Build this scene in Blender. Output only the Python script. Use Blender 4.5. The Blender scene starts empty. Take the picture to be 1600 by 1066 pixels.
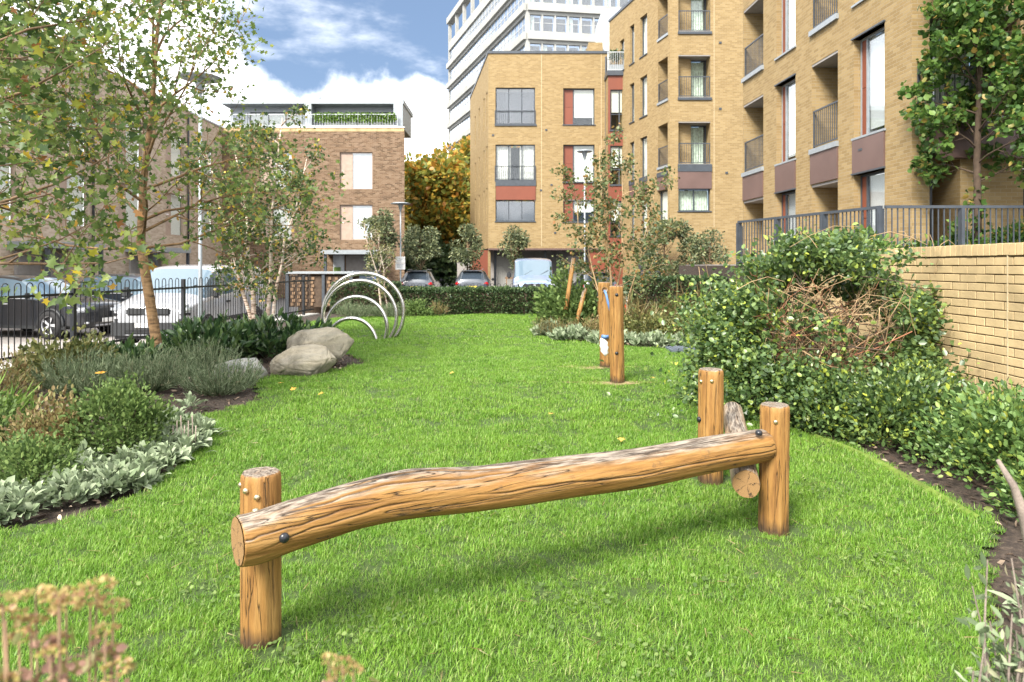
import bpy, bmesh, math, random
import numpy as np
from mathutils import Vector, Matrix

SC = bpy.context.scene
COL = SC.collection
rad = math.radians
rng = np.random.default_rng(11)
random.seed(5)

# ------------------------------------------------------------------ camera
cam = bpy.data.cameras.new('camera')
cam.lens = 24.0; cam.sensor_width = 36.0; cam.sensor_fit = 'HORIZONTAL'
cam.shift_y = -(533 - 415) / 1600.0
cam.clip_start = 0.05; cam.clip_end = 3000
cam.dof.use_dof = True; cam.dof.focus_distance = 5.2; cam.dof.aperture_fstop = 4.8
camo = bpy.data.objects.new('camera', cam); COL.objects.link(camo)
camo.location = (0, 0, 1.6); camo.rotation_euler = (rad(90), 0, 0)
SC.camera = camo

# ------------------------------------------------------------------ sky, sun, exposure
SUN_EL = 46.0
SUN_AZ = (-0.55, -0.835)                       # horizontal direction towards the sun
world = bpy.data.worlds.new('World'); SC.world = world; world.use_nodes = True
nt = world.node_tree; nt.nodes.clear()
def N(tree, kind, **kw):
    n = tree.nodes.new(kind)
    for k, v in kw.items():
        if k.startswith('i_'): n.inputs[int(k[2:])].default_value = v
        else: setattr(n, k, v)
    return n
out = N(nt, 'ShaderNodeOutputWorld'); bg = N(nt, 'ShaderNodeBackground'); bg.inputs[1].default_value = 0.15
sky = N(nt, 'ShaderNodeTexSky', sky_type='NISHITA', sun_disc=False)
sky.sun_elevation = rad(SUN_EL); sky.sun_rotation = math.atan2(SUN_AZ[0], SUN_AZ[1])
sky.altitude = 50; sky.air_density = 1.0; sky.dust_density = 0.6; sky.ozone_density = 1.6
tc = N(nt, 'ShaderNodeTexCoord')
def M2(op, a, b=None, tree=nt):
    n = N(tree, 'ShaderNodeMath', operation=op)
    for k, v in enumerate((a, b)):
        if v is None: continue
        if isinstance(v, (int, float)): n.inputs[k].default_value = v
        else: tree.links.new(v, n.inputs[k])
    return n.outputs[0]
nz = N(nt, 'ShaderNodeTexNoise'); nz.inputs['Scale'].default_value = 9; nz.inputs['Detail'].default_value = 9; nz.inputs['Roughness'].default_value = 0.55
nt.links.new(tc.outputs['Generated'], nz.inputs['Vector'])
nz2 = N(nt, 'ShaderNodeTexNoise'); nz2.inputs['Scale'].default_value = 2.2; nz2.inputs['Detail'].default_value = 7; nz2.inputs['Roughness'].default_value = 0.6
mp = N(nt, 'ShaderNodeMapping'); mp.inputs['Scale'].default_value = (1, 1, 2.6); mp.inputs['Location'].default_value = (3.1, 0.4, 0.2)
nt.links.new(tc.outputs['Generated'], mp.inputs[0]); nt.links.new(mp.outputs[0], nz2.inputs['Vector'])
mask = None
for (ax, az, r) in [(-0.235, 0.185, 0.100), (-0.17, 0.17, 0.105), (-0.12, 0.10, 0.11), (-0.33, 0.16, 0.095), (-0.30, 0.08, 0.15), (-0.55, 0.31, 0.125), (-0.455, 0.20, 0.10), (-0.62, 0.15, 0.22)]:
    c = Vector((ax, 1, az)).normalized()                    # cumulus heads over the roofs
    vm = N(nt, 'ShaderNodeVectorMath', operation='DISTANCE'); nt.links.new(tc.outputs['Generated'], vm.inputs[0]); vm.inputs[1].default_value = c
    d = M2('SUBTRACT', r, vm.outputs['Value'])
    mask = d if mask is None else M2('SMOOTH_MAX', mask, d) if False else (M2('MAXIMUM', mask, d))
wob = M2('MULTIPLY', M2('SUBTRACT', nz.outputs[0], 0.5), 0.16)
cum = N(nt, 'ShaderNodeMapRange', interpolation_type='SMOOTHSTEP'); cum.inputs[1].default_value = -0.012; cum.inputs[2].default_value = 0.030
nt.links.new(M2('ADD', mask, wob), cum.inputs[0])
gen = N(nt, 'ShaderNodeMapRange', interpolation_type='SMOOTHSTEP'); gen.inputs[1].default_value = 0.50; gen.inputs[2].default_value = 0.66
nt.links.new(nz2.outputs[0], gen.inputs[0])
nz3 = N(nt, 'ShaderNodeTexNoise'); nz3.inputs['Scale'].default_value = 1.9; nz3.inputs['Detail'].default_value = 8; nz3.inputs['Roughness'].default_value = 0.5
mp3 = N(nt, 'ShaderNodeMapping'); mp3.inputs['Location'].default_value = (11.81, 4.8, 4.4); mp3.inputs['Scale'].default_value = (1, 1, 1.7)
nt.links.new(tc.outputs['Generated'], mp3.inputs[0]); nt.links.new(mp3.outputs[0], nz3.inputs['Vector'])
big = N(nt, 'ShaderNodeMapRange', interpolation_type='SMOOTHSTEP'); big.inputs[1].default_value = 0.47; big.inputs[2].default_value = 0.53      # broken cumulus over half of the sky
nt.links.new(nz3.outputs[0], big.inputs[0])
cl = M2('MAXIMUM', M2('MAXIMUM', cum.outputs[0], big.outputs[0]), M2('MULTIPLY', gen.outputs[0], 0.4))
mx = N(nt, 'ShaderNodeMix', data_type='RGBA'); mx.inputs['B'].default_value = (6.6, 6.6, 6.7, 1)
hz = N(nt, 'ShaderNodeMix', data_type='RGBA'); hz.inputs['Factor'].default_value = 0.85; hz.inputs['B'].default_value = (0.46, 0.68, 1.08, 1)
nt.links.new(sky.outputs[0], hz.inputs['A']); nt.links.new(hz.outputs['Result'], mx.inputs['A'])
nt.links.new(cl, mx.inputs['Factor']); nt.links.new(mx.outputs['Result'], bg.inputs[0]); nt.links.new(bg.outputs[0], out.inputs[0])

sd = bpy.data.lights.new('sun', 'SUN'); sd.energy = 3.0; sd.angle = rad(20); sd.color = (1.0, 0.945, 0.86)
so = bpy.data.objects.new('sun', sd); COL.objects.link(so); so.location = (-20, -15, 30)
ce = math.cos(rad(SUN_EL))
so.rotation_euler = Vector((-SUN_AZ[0]*ce, -SUN_AZ[1]*ce, -math.sin(rad(SUN_EL)))).to_track_quat('-Z', 'Y').to_euler()
vs = SC.view_settings; vs.view_transform = 'Standard'; vs.look = 'None'; vs.exposure = 1.66; vs.gamma = 1.0; vs.use_curve_mapping = False
SC.cycles.max_bounces = 6; SC.cycles.transparent_max_bounces = 6; SC.cycles.use_denoising = True
SC.cycles.caustics_reflective = False; SC.cycles.caustics_refractive = False; SC.cycles.sample_clamp_indirect = 6

# ------------------------------------------------------------------ materials
MATS = {}
def newmat(name):
    m = bpy.data.materials.new(name); m.use_nodes = True; t = m.node_tree
    b = t.nodes['Principled BSDF']; MATS[name] = m
    return m, t, b
def c4(c): return (c[0], c[1], c[2], 1)
def ramp(t, fac, stops, interp='LINEAR'):
    r = N(t, 'ShaderNodeValToRGB'); e = r.color_ramp; e.interpolation = interp
    while len(e.elements) < len(stops): e.elements.new(0.5)
    for el, (p, c) in zip(e.elements, stops): el.position = p; el.color = c4(c)
    t.links.new(fac, r.inputs[0]); return r.outputs[0]
def noise(t, vec, scale, detail=4, rough=0.55):
    n = N(t, 'ShaderNodeTexNoise'); n.inputs['Scale'].default_value = scale; n.inputs['Detail'].default_value = detail; n.inputs['Roughness'].default_value = rough
    if vec is not None: t.links.new(vec, n.inputs['Vector'])
    return n.outputs[0]
def mapping(t, vec, scale=(1, 1, 1), loc=(0, 0, 0)):
    m = N(t, 'ShaderNodeMapping'); m.inputs['Scale'].default_value = scale; m.inputs['Location'].default_value = loc
    t.links.new(vec, m.inputs[0]); return m.outputs[0]
def coord(t, which='Object'):
    return N(t, 'ShaderNodeTexCoord').outputs[which]
def position(t): return N(t, 'ShaderNodeNewGeometry').outputs['Position']
def mix(t, fac, a, b, blend='MIX'):
    m = N(t, 'ShaderNodeMix', data_type='RGBA', blend_type=blend)
    for k, v in (('Factor', fac), ('A', a), ('B', b)):
        if isinstance(v, (int, float)): m.inputs[k].default_value = v
        elif isinstance(v, tuple): m.inputs[k].default_value = c4(v)
        else: t.links.new(v, m.inputs[k])
    return m.outputs['Result']
def bump(t, b, h, strength=0.3, dist=0.01):
    n = N(t, 'ShaderNodeBump'); n.inputs['Strength'].default_value = strength; n.inputs['Distance'].default_value = dist
    t.links.new(h, n.inputs['Height']); t.links.new(n.outputs[0], b.inputs['Normal'])
def plain(name, col, rough=0.6, metal=0.0, var=0.12, scale=6.0, bstr=0.0, spec=0.5):
    m, t, b = newmat(name)
    p = position(t); n = noise(t, p, scale, 5)
    lo = tuple(c*(1-var) for c in col); hi = tuple(min(1, c*(1+var)) for c in col)
    t.links.new(ramp(t, n, [(0.3, lo), (0.7, hi)]), b.inputs['Base Color'])
    b.inputs['Roughness'].default_value = rough; b.inputs['Metallic'].default_value = metal; b.inputs['Specular IOR Level'].default_value = spec
    if bstr: bump(t, b, noise(t, p, scale*12, 3), bstr, 0.004)
    return m
def leaf(name, stops, trans=0.35, rough=0.45, spec=0.4):
    stops = [(p, tuple(min(.8, x*1.55) for x in c)) for p, c in stops]
    m, t, b = newmat(name)
    g = N(t, 'ShaderNodeNewGeometry')
    col = ramp(t, g.outputs['Random Per Island'], stops)
    t.links.new(col, b.inputs['Base Color']); b.inputs['Roughness'].default_value = rough; b.inputs['Specular IOR Level'].default_value = spec
    tr = N(t, 'ShaderNodeBsdfTranslucent'); t.links.new(col, tr.inputs[0])
    ms = N(t, 'ShaderNodeMixShader'); ms.inputs[0].default_value = trans
    t.links.new(b.outputs[0], ms.inputs[1]); t.links.new(tr.outputs[0], ms.inputs[2])
    t.links.new(ms.outputs[0], t.nodes['Material Output'].inputs[0])
    return m
def brickmat(name, c1, c2, c3, mortar, stain=0.25, msize=0.012, bw=0.225, rh=0.075):
    m, t, b = newmat(name)
    uv = coord(t, 'UV')
    br = N(t, 'ShaderNodeTexBrick'); br.offset = 0.5
    br.inputs['Scale'].default_value = 1.0; br.inputs['Brick Width'].default_value = bw; br.inputs['Row Height'].default_value = rh
    br.inputs['Mortar Size'].default_value = msize/2; br.inputs['Mortar Smooth'].default_value = 0.3; br.inputs['Bias'].default_value = 0.0
    br.inputs['Color1'].default_value = (0, 0, 0, 1); br.inputs['Color2'].default_value = (1, 1, 1, 1); br.inputs['Mortar'].default_value = (0.5, 0.5, 0.5, 1)
    t.links.new(uv, br.inputs['Vector'])
    bc = ramp(t, br.outputs['Color'], [(0.0, c1), (0.5, c2), (1.0, c3)])
    p = position(t)
    bc = mix(t, ramp(t, noise(t, p, 0.7, 6, 0.65), [(0.35, (0, 0, 0)), (0.75, (stain, stain, stain))]), bc, tuple(c*0.62 for c in c2))
    bc = mix(t, ramp(t, noise(t, mapping(t, p, (1.2, 1.2, 0.35)), 1.3, 5, 0.6), [(0.56, (0, 0, 0)), (0.78, (stain*0.9,)*3)]), bc, tuple(min(1, c*1.25+0.08) for c in c2))
    col = mix(t, br.outputs['Fac'], bc, mortar)
    t.links.new(col, b.inputs['Base Color']); b.inputs['Roughness'].default_value = 0.9; b.inputs['Specular IOR Level'].default_value = 0.2
    h = M2('ADD', M2('MULTIPLY', M2('SUBTRACT', 1.0, br.outputs['Fac'], t), 1.0, t), M2('MULTIPLY', noise(t, uv, 60, 3), 0.25, t), t)
    bump(t, b, h, 0.6, 0.006)
    return m
brickmat('buff_brick', (0.255, 0.177, 0.080), (0.300, 0.212, 0.098), (0.345, 0.252, 0.124), (0.31, 0.25, 0.16), 0.16)
brickmat('pale_lifted_brick', (0.34, 0.26, 0.185), (0.45, 0.355, 0.265), (0.53, 0.43, 0.33), (0.46, 0.39, 0.31), 0.22)  # paler brick for the wing, lightened to make up for its shade
brickmat('brown_brick', (0.085, 0.052, 0.031), (0.175, 0.108, 0.064), (0.245, 0.168, 0.110), (0.26, 0.21, 0.15), 0.28)
plain('loose_brick', (0.48, 0.36, 0.195), 0.9, var=0.25, scale=2.6, bstr=0.35, spec=0.2)
plain('mortar', (0.13, 0.092, 0.05), 0.95, var=0.2, scale=9, bstr=0.4, spec=0.1)  # mortar, darkened to stand for shade in the recessed joints
plain('efflorescence', (0.47, 0.38, 0.24), 0.95, var=0.2, scale=20)
plain('black_paint', (0.018, 0.02, 0.023), 0.38, var=0.2)
plain('charcoal_metal', (0.055, 0.065, 0.078), 0.42, var=0.15)
plain('grey_metal', (0.30, 0.33, 0.35), 0.45, 0.2)
plain('pale_metal', (0.50, 0.53, 0.55), 0.5, 0.1)
plain('red_panel', (0.19, 0.052, 0.026), 0.5, var=0.1, scale=1.5)
plain('plum_panel', (0.145, 0.092, 0.080), 0.42, 0.15, var=0.12, scale=1.2)
plain('beige_panel', (0.36, 0.27, 0.21), 0.5)
plain('white_render', (0.42, 0.43, 0.43), 0.8, var=0.06)
plain('concrete_white', (0.36, 0.36, 0.335), 0.85, var=0.14, scale=0.5)
plain('concrete', (0.42, 0.40, 0.36), 0.9, var=0.18, scale=4, bstr=0.2)
plain('soffit', (0.30, 0.28, 0.26), 0.8)
plain('interior', (0.06, 0.06, 0.06), 0.9)
plain('blind', (0.80, 0.79, 0.74), 0.85, var=0.04)
plain('curtain', (0.70, 0.68, 0.64), 0.9, var=0.25, scale=9)
plain('curtain_green', (0.62, 0.70, 0.60), 0.9, var=0.3, scale=7)
plain('rubber', (0.012, 0.012, 0.013), 0.75)
plain('dark_plastic', (0.022, 0.024, 0.026), 0.55)
plain('alloy', (0.50, 0.51, 0.53), 0.3, 0.15)
plain('plate_white', (0.75, 0.75, 0.73), 0.5, var=0.03)
plain('plate_yellow', (0.75, 0.55, 0.06), 0.5, var=0.03)
plain('red_lens', (0.42, 0.01, 0.012), 0.15)
plain('clear_lens', (0.55, 0.58, 0.62), 0.1, 0.3)
plain('steel', (0.62, 0.60, 0.56), 0.26, 1.0, var=0.08, scale=14)
plain('bolt_black', (0.015, 0.016, 0.02), 0.3)
plain('brass_bolt', (0.55, 0.48, 0.30), 0.32, 0.9)
plain('blue_plastic', (0.10, 0.20, 0.42), 0.45)
plain('cone_orange', (0.72, 0.08, 0.025), 0.5)
plain('sign_white', (0.72, 0.72, 0.70), 0.6)
plain('moss', (0.11, 0.16, 0.020), 0.95, var=0.35, scale=14, bstr=0.8)
plain('straw_soil', (0.24, 0.18, 0.09), 0.95, var=0.35, scale=18, bstr=0.7)
plain('bark_brown', (0.22, 0.14, 0.08), 0.85, var=0.3, scale=14, bstr=0.5)
def tanbark():
    m, t, b = newmat('bark_tan'); p = position(t)
    n = noise(t, mapping(t, p, (7, 7, 26)), 1.0, 5, 0.65); f = noise(t, mapping(t, p, (40, 40, 9)), 1.0, 4, 0.6)
    c = ramp(t, n, [(0.32, (0.07, 0.042, 0.022)), (0.45, (0.20, 0.115, 0.050)), (0.68, (0.34, 0.215, 0.105))])
    c = mix(t, ramp(t, f, [(0.55, (0, 0, 0)), (0.72, (0.6, 0.6, 0.6))]), c, (0.10, 0.07, 0.04))
    t.links.new(c, b.inputs['Base Color']); b.inputs['Roughness'].default_value = 0.85; bump(t, b, M2('ADD', n, f, t), 0.9, 0.015)
tanbark()
plain('bark_dark', (0.075, 0.05, 0.032), 0.9, var=0.3, scale=12, bstr=0.5)
plain('twig_tan', (0.40, 0.27, 0.145), 0.8, var=0.35, scale=5)
plain('twig_red', (0.26, 0.10, 0.05), 0.8, var=0.35, scale=5)
plain('twig_grey', (0.24, 0.195, 0.16), 0.9, var=0.3, scale=14, bstr=0.5)
plain('slate', (0.10, 0.12, 0.15), 0.5, var=0.25, scale=7, bstr=0.3)
plain('road_paint', (0.7, 0.7, 0.68), 0.8)

def birchbark():
    m, t, b = newmat('birch_bark'); p = position(t)
    n = noise(t, mapping(t, p, (6, 6, 34)), 1.0, 4, 0.6)
    col = ramp(t, n, [(0.36, (0.10, 0.06, 0.04)), (0.44, (0.50, 0.36, 0.27)), (0.62, (0.72, 0.64, 0.55))])
    t.links.new(col, b.inputs['Base Color']); b.inputs['Roughness'].default_value = 0.7
birchbark()
def asphalt(name, col, scale):
    m, t, b = newmat(name); p = position(t)
    a = noise(t, p, scale, 3); big = noise(t, p, 0.35, 6, 0.6)
    c = mix(t, big, tuple(x*0.75 for x in col), tuple(x*1.25 for x in col))
    c = mix(t, ramp(t, a, [(0.4, (0, 0, 0)), (0.7, (0.4, 0.4, 0.4))]), c, tuple(x*1.7 for x in col))
    t.links.new(c, b.inputs['Base Color']); b.inputs['Roughness'].default_value = 0.85
    bump(t, b, a, 0.4, 0.01)
asphalt('asphalt', (0.075, 0.075, 0.077), 60)
def paving():
    m, t, b = newmat('paving'); p = position(t)
    br = N(t, 'ShaderNodeTexBrick'); br.inputs['Scale'].default_value = 1.0; br.inputs['Brick Width'].default_value = 0.2; br.inputs['Row Height'].default_value = 0.1
    br.inputs['Mortar Size'].default_value = 0.004; br.inputs['Color1'].default_value = (0.30, 0.27, 0.25, 1); br.inputs['Color2'].default_value = (0.38, 0.35, 0.32, 1); br.inputs['Mortar'].default_value = (0.16, 0.14, 0.12, 1)
    t.links.new(p, br.inputs['Vector'])
    c = mix(t, ramp(t, noise(t, p, 0.6, 6, 0.65), [(0.45, (0, 0, 0)), (0.7, (0.6, 0.6, 0.6))]), br.outputs['Color'], (0.15, 0.14, 0.13))
    t.links.new(c, b.inputs['Base Color']); b.inputs['Roughness'].default_value = 0.85
paving()
def soil():
    m, t, b = newmat('soil'); p = position(t)
    n = noise(t, p, 26, 6, 0.7)
    c = ramp(t, n, [(0.3, (0.018, 0.012, 0.009)), (0.55, (0.06, 0.042, 0.03)), (0.75, (0.15, 0.11, 0.08))])
    t.links.new(c, b.inputs['Base Color']); b.inputs['Roughness'].default_value = 0.95; bump(t, b, n, 0.9, 0.03)
soil()
def lawnmat():
    m, t, b = newmat('turf'); p = position(t)
    n = noise(t, p, 40, 5, 0.7); big = noise(t, p, 1.6, 4, 0.6)
    c = ramp(t, n, [(0.3, (0.016, 0.026, 0.006)), (0.6, (0.04, 0.07, 0.012)), (0.8, (0.09, 0.10, 0.03))])
    t.links.new(mix(t, M2('MULTIPLY', big, .5, t), c, (0.05, 0.09, 0.014)), b.inputs['Base Color']); b.inputs['Roughness'].default_value = 0.95
lawnmat()
def bladem():
    m, t, b = newmat('grass_blade'); g = N(t, 'ShaderNodeNewGeometry')
    oi = N(t, 'ShaderNodeObjectInfo')
    r = M2('FRACT', M2('ADD', g.outputs['Random Per Island'], oi.outputs['Random'], t), None, t)
    c = ramp(t, r, [(0.0, (0.070, 0.175, 0.014)), (0.35, (0.130, 0.290, 0.024)), (0.68, (0.215, 0.395, 0.046)), (0.9, (0.32, 0.47, 0.115)), (0.97, (0.44, 0.44, 0.19))])
    p = g.outputs['Position']
    big = noise(t, p, 0.9, 4, 0.6); med = noise(t, p, 4.5, 3, 0.6)
    c = mix(t, ramp(t, big, [(0.35, (0, 0, 0)), (0.7, (0.42, 0.42, 0.42))]), c, (0.245, 0.40, 0.042))
    fine = noise(t, p, 17, 3, 0.6)
    c = mix(t, ramp(t, fine, [(0.52, (0, 0, 0)), (0.74, (0.4, 0.4, 0.4))]), c, (0.055, 0.125, 0.014))
    c = mix(t, ramp(t, fine, [(0.28, (0.45, 0.45, 0.45)), (0.46, (0, 0, 0))]), c, (0.26, 0.40, 0.075))
    c = mix(t, ramp(t, med, [(0.45, (0, 0, 0)), (0.72, (0.5, 0.5, 0.5))]), c, (0.085, 0.20, 0.018))
    t.links.new(c, b.inputs['Base Color']); b.inputs['Roughness'].default_value = 0.42; b.inputs['Specular IOR Level'].default_value = 0.35
    tr = N(t, 'ShaderNodeBsdfTranslucent'); t.links.new(c, tr.inputs[0])
    ms = N(t, 'ShaderNodeMixShader'); ms.inputs[0].default_value = 0.35
    t.links.new(b.outputs[0], ms.inputs[1]); t.links.new(tr.outputs[0], ms.inputs[2]); t.links.new(ms.outputs[0], t.nodes['Material Output'].inputs[0])
bladem()
def timber(name, axis, base=((0.165, 0.074, 0.018), (0.29, 0.148, 0.038), (0.375, 0.220, 0.074)), grey=0.9):
    """round pine log: grain and drying cracks run along its axis, silver weathering where rain sits"""
    m, t, b = newmat(name); o = coord(t, 'Object')
    st = {'z': (9, 9, 0.9), 'x': (0.9, 9, 9)}[axis]
    g1 = noise(t, mapping(t, o, st), 2.2, 6, 0.6); g2 = noise(t, mapping(t, o, tuple(s*3 for s in st)), 2.5, 4, 0.6)
    c = ramp(t, g1, [(0.28, base[0]), (0.5, base[1]), (0.75, base[2])])
    c = mix(t, ramp(t, g2, [(0.34, (0.4, 0.4, 0.4)), (0.5, (0, 0, 0))]), c, (0.12, 0.05, 0.014))
    sep = N(t, 'ShaderNodeSeparateXYZ'); t.links.new(N(t, 'ShaderNodeNewGeometry').outputs['Normal'], sep.inputs[0])
    up = M2('ADD', sep.outputs[2], M2('MULTIPLY', M2('SUBTRACT', g1, 0.5, t), 1.3, t), t)
    gm = ramp(t, up, [(0.52, (0, 0, 0)), (0.92, (grey, grey, grey))])
    gcol = ramp(t, g2, [(0.40, (0.055, 0.045, 0.038)), (0.60, (0.30, 0.265, 0.22))])
    c = mix(t, gm, c, gcol)
    stn = ramp(t, noise(t, mapping(t, o, (2.5, 4, 4) if axis == 'x' else (4, 4, 2.5), (3, 1, 7)), 2.6, 6, 0.75), [(0.58, (0, 0, 0)), (0.68, (0.5, 0.5, 0.5))])
    c = mix(t, stn, c, (0.055, 0.04, 0.03)) if axis == 'x' else c
    # drying cracks: thin contour lines of a stretched noise
    ck = noise(t, mapping(t, o, (0.30, 8, 8) if axis == 'x' else (8, 8, 0.45), (5, 2, 1)), 1.2, 4, 0.55)
    line = M2('ABSOLUTE', M2('SUBTRACT', ck, 0.5, t), None, t)
    cm = ramp(t, line, [(0.001, (.9, .9, .9)), (0.005, (0, 0, 0))] if axis == 'x' else [(0.001, (.8, .8, .8)), (0.005, (0, 0, 0))])
    c = mix(t, cm, c, (0.018, 0.012, 0.008))
    if axis == 'z':                                  # darker towards the foot of a post
        sz = N(t, 'ShaderNodeSeparateXYZ'); t.links.new(o, sz.inputs[0])
        foot = M2('ADD', sz.outputs[2], M2('MULTIPLY', g1, 0.16, t), t)
        c = mix(t, ramp(t, foot, [(0.10, (0.85, 0.85, 0.85)), (0.17, (0, 0, 0))]), c, (0.04, 0.025, 0.015))
    cv = N(t, 'ShaderNodeAttribute', attribute_name='split'); c = mix(t, cv.outputs['Fac'], c, (0.03, 0.02, 0.012))   # shade inside the open splits, put into the colour
    t.links.new(c, b.inputs['Base Color']); b.inputs['Roughness'].default_value = 0.72; b.inputs['Specular IOR Level'].default_value = 0.4
    bump(t, b, M2('SUBTRACT', M2('ADD', g1, M2('MULTIPLY', g2, 0.5, t), t), M2('MULTIPLY', cm, 1.4, t), t), 0.75, 0.012)
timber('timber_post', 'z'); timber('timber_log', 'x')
timber('timber_log_grey', 'x', ((0.22, 0.14, 0.08), (0.34, 0.24, 0.15), (0.42, 0.32, 0.22)))
def endgrain():
    m, t, b = newmat('end_grain'); o = coord(t, 'UV')
    gr = N(t, 'ShaderNodeTexGradient', gradient_type='SPHERICAL'); t.links.new(mapping(t, o, (1, 1, 1)), gr.inputs[0])
    w = N(t, 'ShaderNodeTexWave', wave_type='RINGS', rings_direction='Z'); w.inputs['Scale'].default_value = 9; w.inputs['Distortion'].default_value = 1.2
    t.links.new(o, w.inputs['Vector'])
    c = ramp(t, w.outputs['Fac'], [(0.2, (0.17, 0.085, 0.03)), (0.8, (0.33, 0.20, 0.08))])
    sp = N(t, 'ShaderNodeSeparateXYZ'); t.links.new(o, sp.inputs[0])
    ang = M2('ARCTAN2', sp.outputs[1], sp.outputs[0], t)
    wig = M2('ADD', ang, M2('MULTIPLY', noise(t, o, 3.5, 3), 1.4, t), t)
    ck = M2('ABSOLUTE', M2('SINE', M2('MULTIPLY', wig, 2.5, t), None, t), None, t)
    c = mix(t, ramp(t, ck, [(0.05, (0.95, 0.95, 0.95)), (0.12, (0, 0, 0))]), c, (0.02, 0.013, 0.008))
    t.links.new(c, b.inputs['Base Color']); b.inputs['Roughness'].default_value = 0.8
    bump(t, b, ramp(t, ck, [(0.05, (0, 0, 0)), (0.14, (1, 1, 1))]), 0.6, 0.01)
endgrain()
def stone(name, c1, c2, c3):
    m, t, b = newmat(name); o = coord(t, 'Object')
    n = noise(t, o, 3.2, 8, 0.65); f = noise(t, o, 22, 4, 0.6)
    band = noise(t, mapping(t, o, (1.5, 1.5, 7)), 1.6, 5, 0.6)
    c = ramp(t, n, [(0.3, c1), (0.5, c2), (0.72, c3)])
    c = mix(t, ramp(t, band, [(0.42, (0, 0, 0)), (0.6, (0.45, 0.45, 0.45))]), c, (0.42, 0.36, 0.25))
    c = mix(t, ramp(t, f, [(0.6, (0, 0, 0)), (0.72, (0.5, 0.5, 0.5))]), c, (0.10, 0.10, 0.08))
    t.links.new(c, b.inputs['Base Color']); b.inputs['Roughness'].default_value = 0.85
    bump(t, b, M2('ADD', n, M2('MULTIPLY', f, 0.25, t), t), 0.7, 0.04)
stone('sandstone', (0.10, 0.088, 0.062), (0.24, 0.215, 0.165), (0.36, 0.33, 0.265))
stone('pale_stone', (0.14, 0.14, 0.13), (0.30, 0.30, 0.29), (0.42, 0.42, 0.41))
def glass(name, tint, refl):
    m, t, b = newmat(name)
    t.nodes.remove(b)
    gl = N(t, 'ShaderNodeBsdfGlossy'); gl.inputs['Roughness'].default_value = 0.015; gl.inputs[0].default_value = (0.92, 0.96, 1.0, 1)
    tr = N(t, 'ShaderNodeBsdfTransparent'); tr.inputs[0].default_value = c4(tint)
    lw = N(t, 'ShaderNodeLayerWeight'); lw.inputs[0].default_value = 0.5      # 'Facing' is the same from both sides of a thin pane
    f = M2('ADD', M2('MULTIPLY', M2('POWER', lw.outputs['Facing'], 4.0, t), 0.6, t), refl, t); f2 = M2('MINIMUM', f, 0.9, t)
    ms = N(t, 'ShaderNodeMixShader'); t.links.new(f2, ms.inputs[0]); t.links.new(tr.outputs[0], ms.inputs[1]); t.links.new(gl.outputs[0], ms.inputs[2])
    t.links.new(ms.outputs[0], t.nodes['Material Output'].inputs[0])
    return m
glass('window_glass', (0.95, 0.97, 0.96), 0.05)
glass('sky_glass', (0.93, 0.95, 0.96), 0.10)
def darkglass(name, col):
    m, t, b = newmat(name); b.inputs['Base Color'].default_value = c4(col); b.inputs['Roughness'].default_value = 0.04
    b.inputs['Specular IOR Level'].default_value = 0.6; b.inputs['Coat Weight'].default_value = 0.5; b.inputs['Coat Roughness'].default_value = 0.03; b.inputs['Coat IOR'].default_value = 1.5
darkglass('car_glass', (0.03, 0.04, 0.05)); darkglass('car_glass_pale', (0.10, 0.15, 0.19))
def carpaint(name, col, metal=0.0):
    m, t, b = newmat(name); b.inputs['Base Color'].default_value = c4(col); b.inputs['Metallic'].default_value = metal
    b.inputs['Roughness'].default_value = 0.32; b.inputs['Coat Weight'].default_value = 1.0; b.inputs['Coat Roughness'].default_value = 0.04
carpaint('paint_black', (0.010, 0.012, 0.016)); carpaint('paint_navy', (0.02, 0.025, 0.035)); carpaint('paint_white', (0.40, 0.41, 0.43))
carpaint('paint_blue_grey', (0.20, 0.27, 0.42), 0.2); carpaint('paint_dark_grey', (0.06, 0.07, 0.085), 0.3); carpaint('paint_blue', (0.05, 0.12, 0.30), 0.2)

leaf('leaf_maple', [(0, (0.038, 0.068, 0.022)), (0.30, (0.072, 0.115, 0.030)), (0.58, (0.115, 0.165, 0.042)), (0.82, (0.17, 0.215, 0.065)), (0.93, (0.25, 0.27, 0.05)), (0.965, (0.42, 0.32, 0.02)), (0.99, (0.24, 0.11, 0.04))], 0.5)
leaf('leaf_birch', [(0, (0.022, 0.042, 0.014)), (0.5, (0.052, 0.085, 0.026)), (0.85, (0.115, 0.145, 0.045)), (0.95, (0.36, 0.27, 0.04)), (1.0, (0.26, 0.12, 0.04))], 0.35)
leaf('leaf_birch_autumn', [(0, (0.035, 0.055, 0.020)), (0.5, (0.075, 0.10, 0.036)), (0.8, (0.12, 0.135, 0.05)), (0.93, (0.22, 0.15, 0.05)), (1.0, (0.22, 0.10, 0.04))], 0.35)
leaf('leaf_chestnut', [(0, (0.08, 0.11, 0.024)), (0.4, (0.16, 0.17, 0.034)), (0.68, (0.32, 0.23, 0.036)), (0.9, (0.32, 0.16, 0.025)), (1.0, (0.18, 0.08, 0.02))], 0.4)
leaf('leaf_oak', [(0, (0.032, 0.046, 0.024)), (0.55, (0.085, 0.105, 0.050)), (1.0, (0.17, 0.18, 0.085))], 0.25)
leaf('leaf_lime', [(0, (0.024, 0.058, 0.014)), (0.5, (0.058, 0.115, 0.022)), (0.9, (0.12, 0.19, 0.042)), (1.0, (0.30, 0.20, 0.05))], 0.4)
leaf('leaf_honeysuckle', [(0, (0.026, 0.052, 0.018)), (0.45, (0.068, 0.115, 0.036)), (0.8, (0.13, 0.19, 0.060)), (0.95, (0.21, 0.27, 0.05)), (1.0, (0.30, 0.33, 0.04))], 0.35, 0.38, 0.7)
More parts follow.
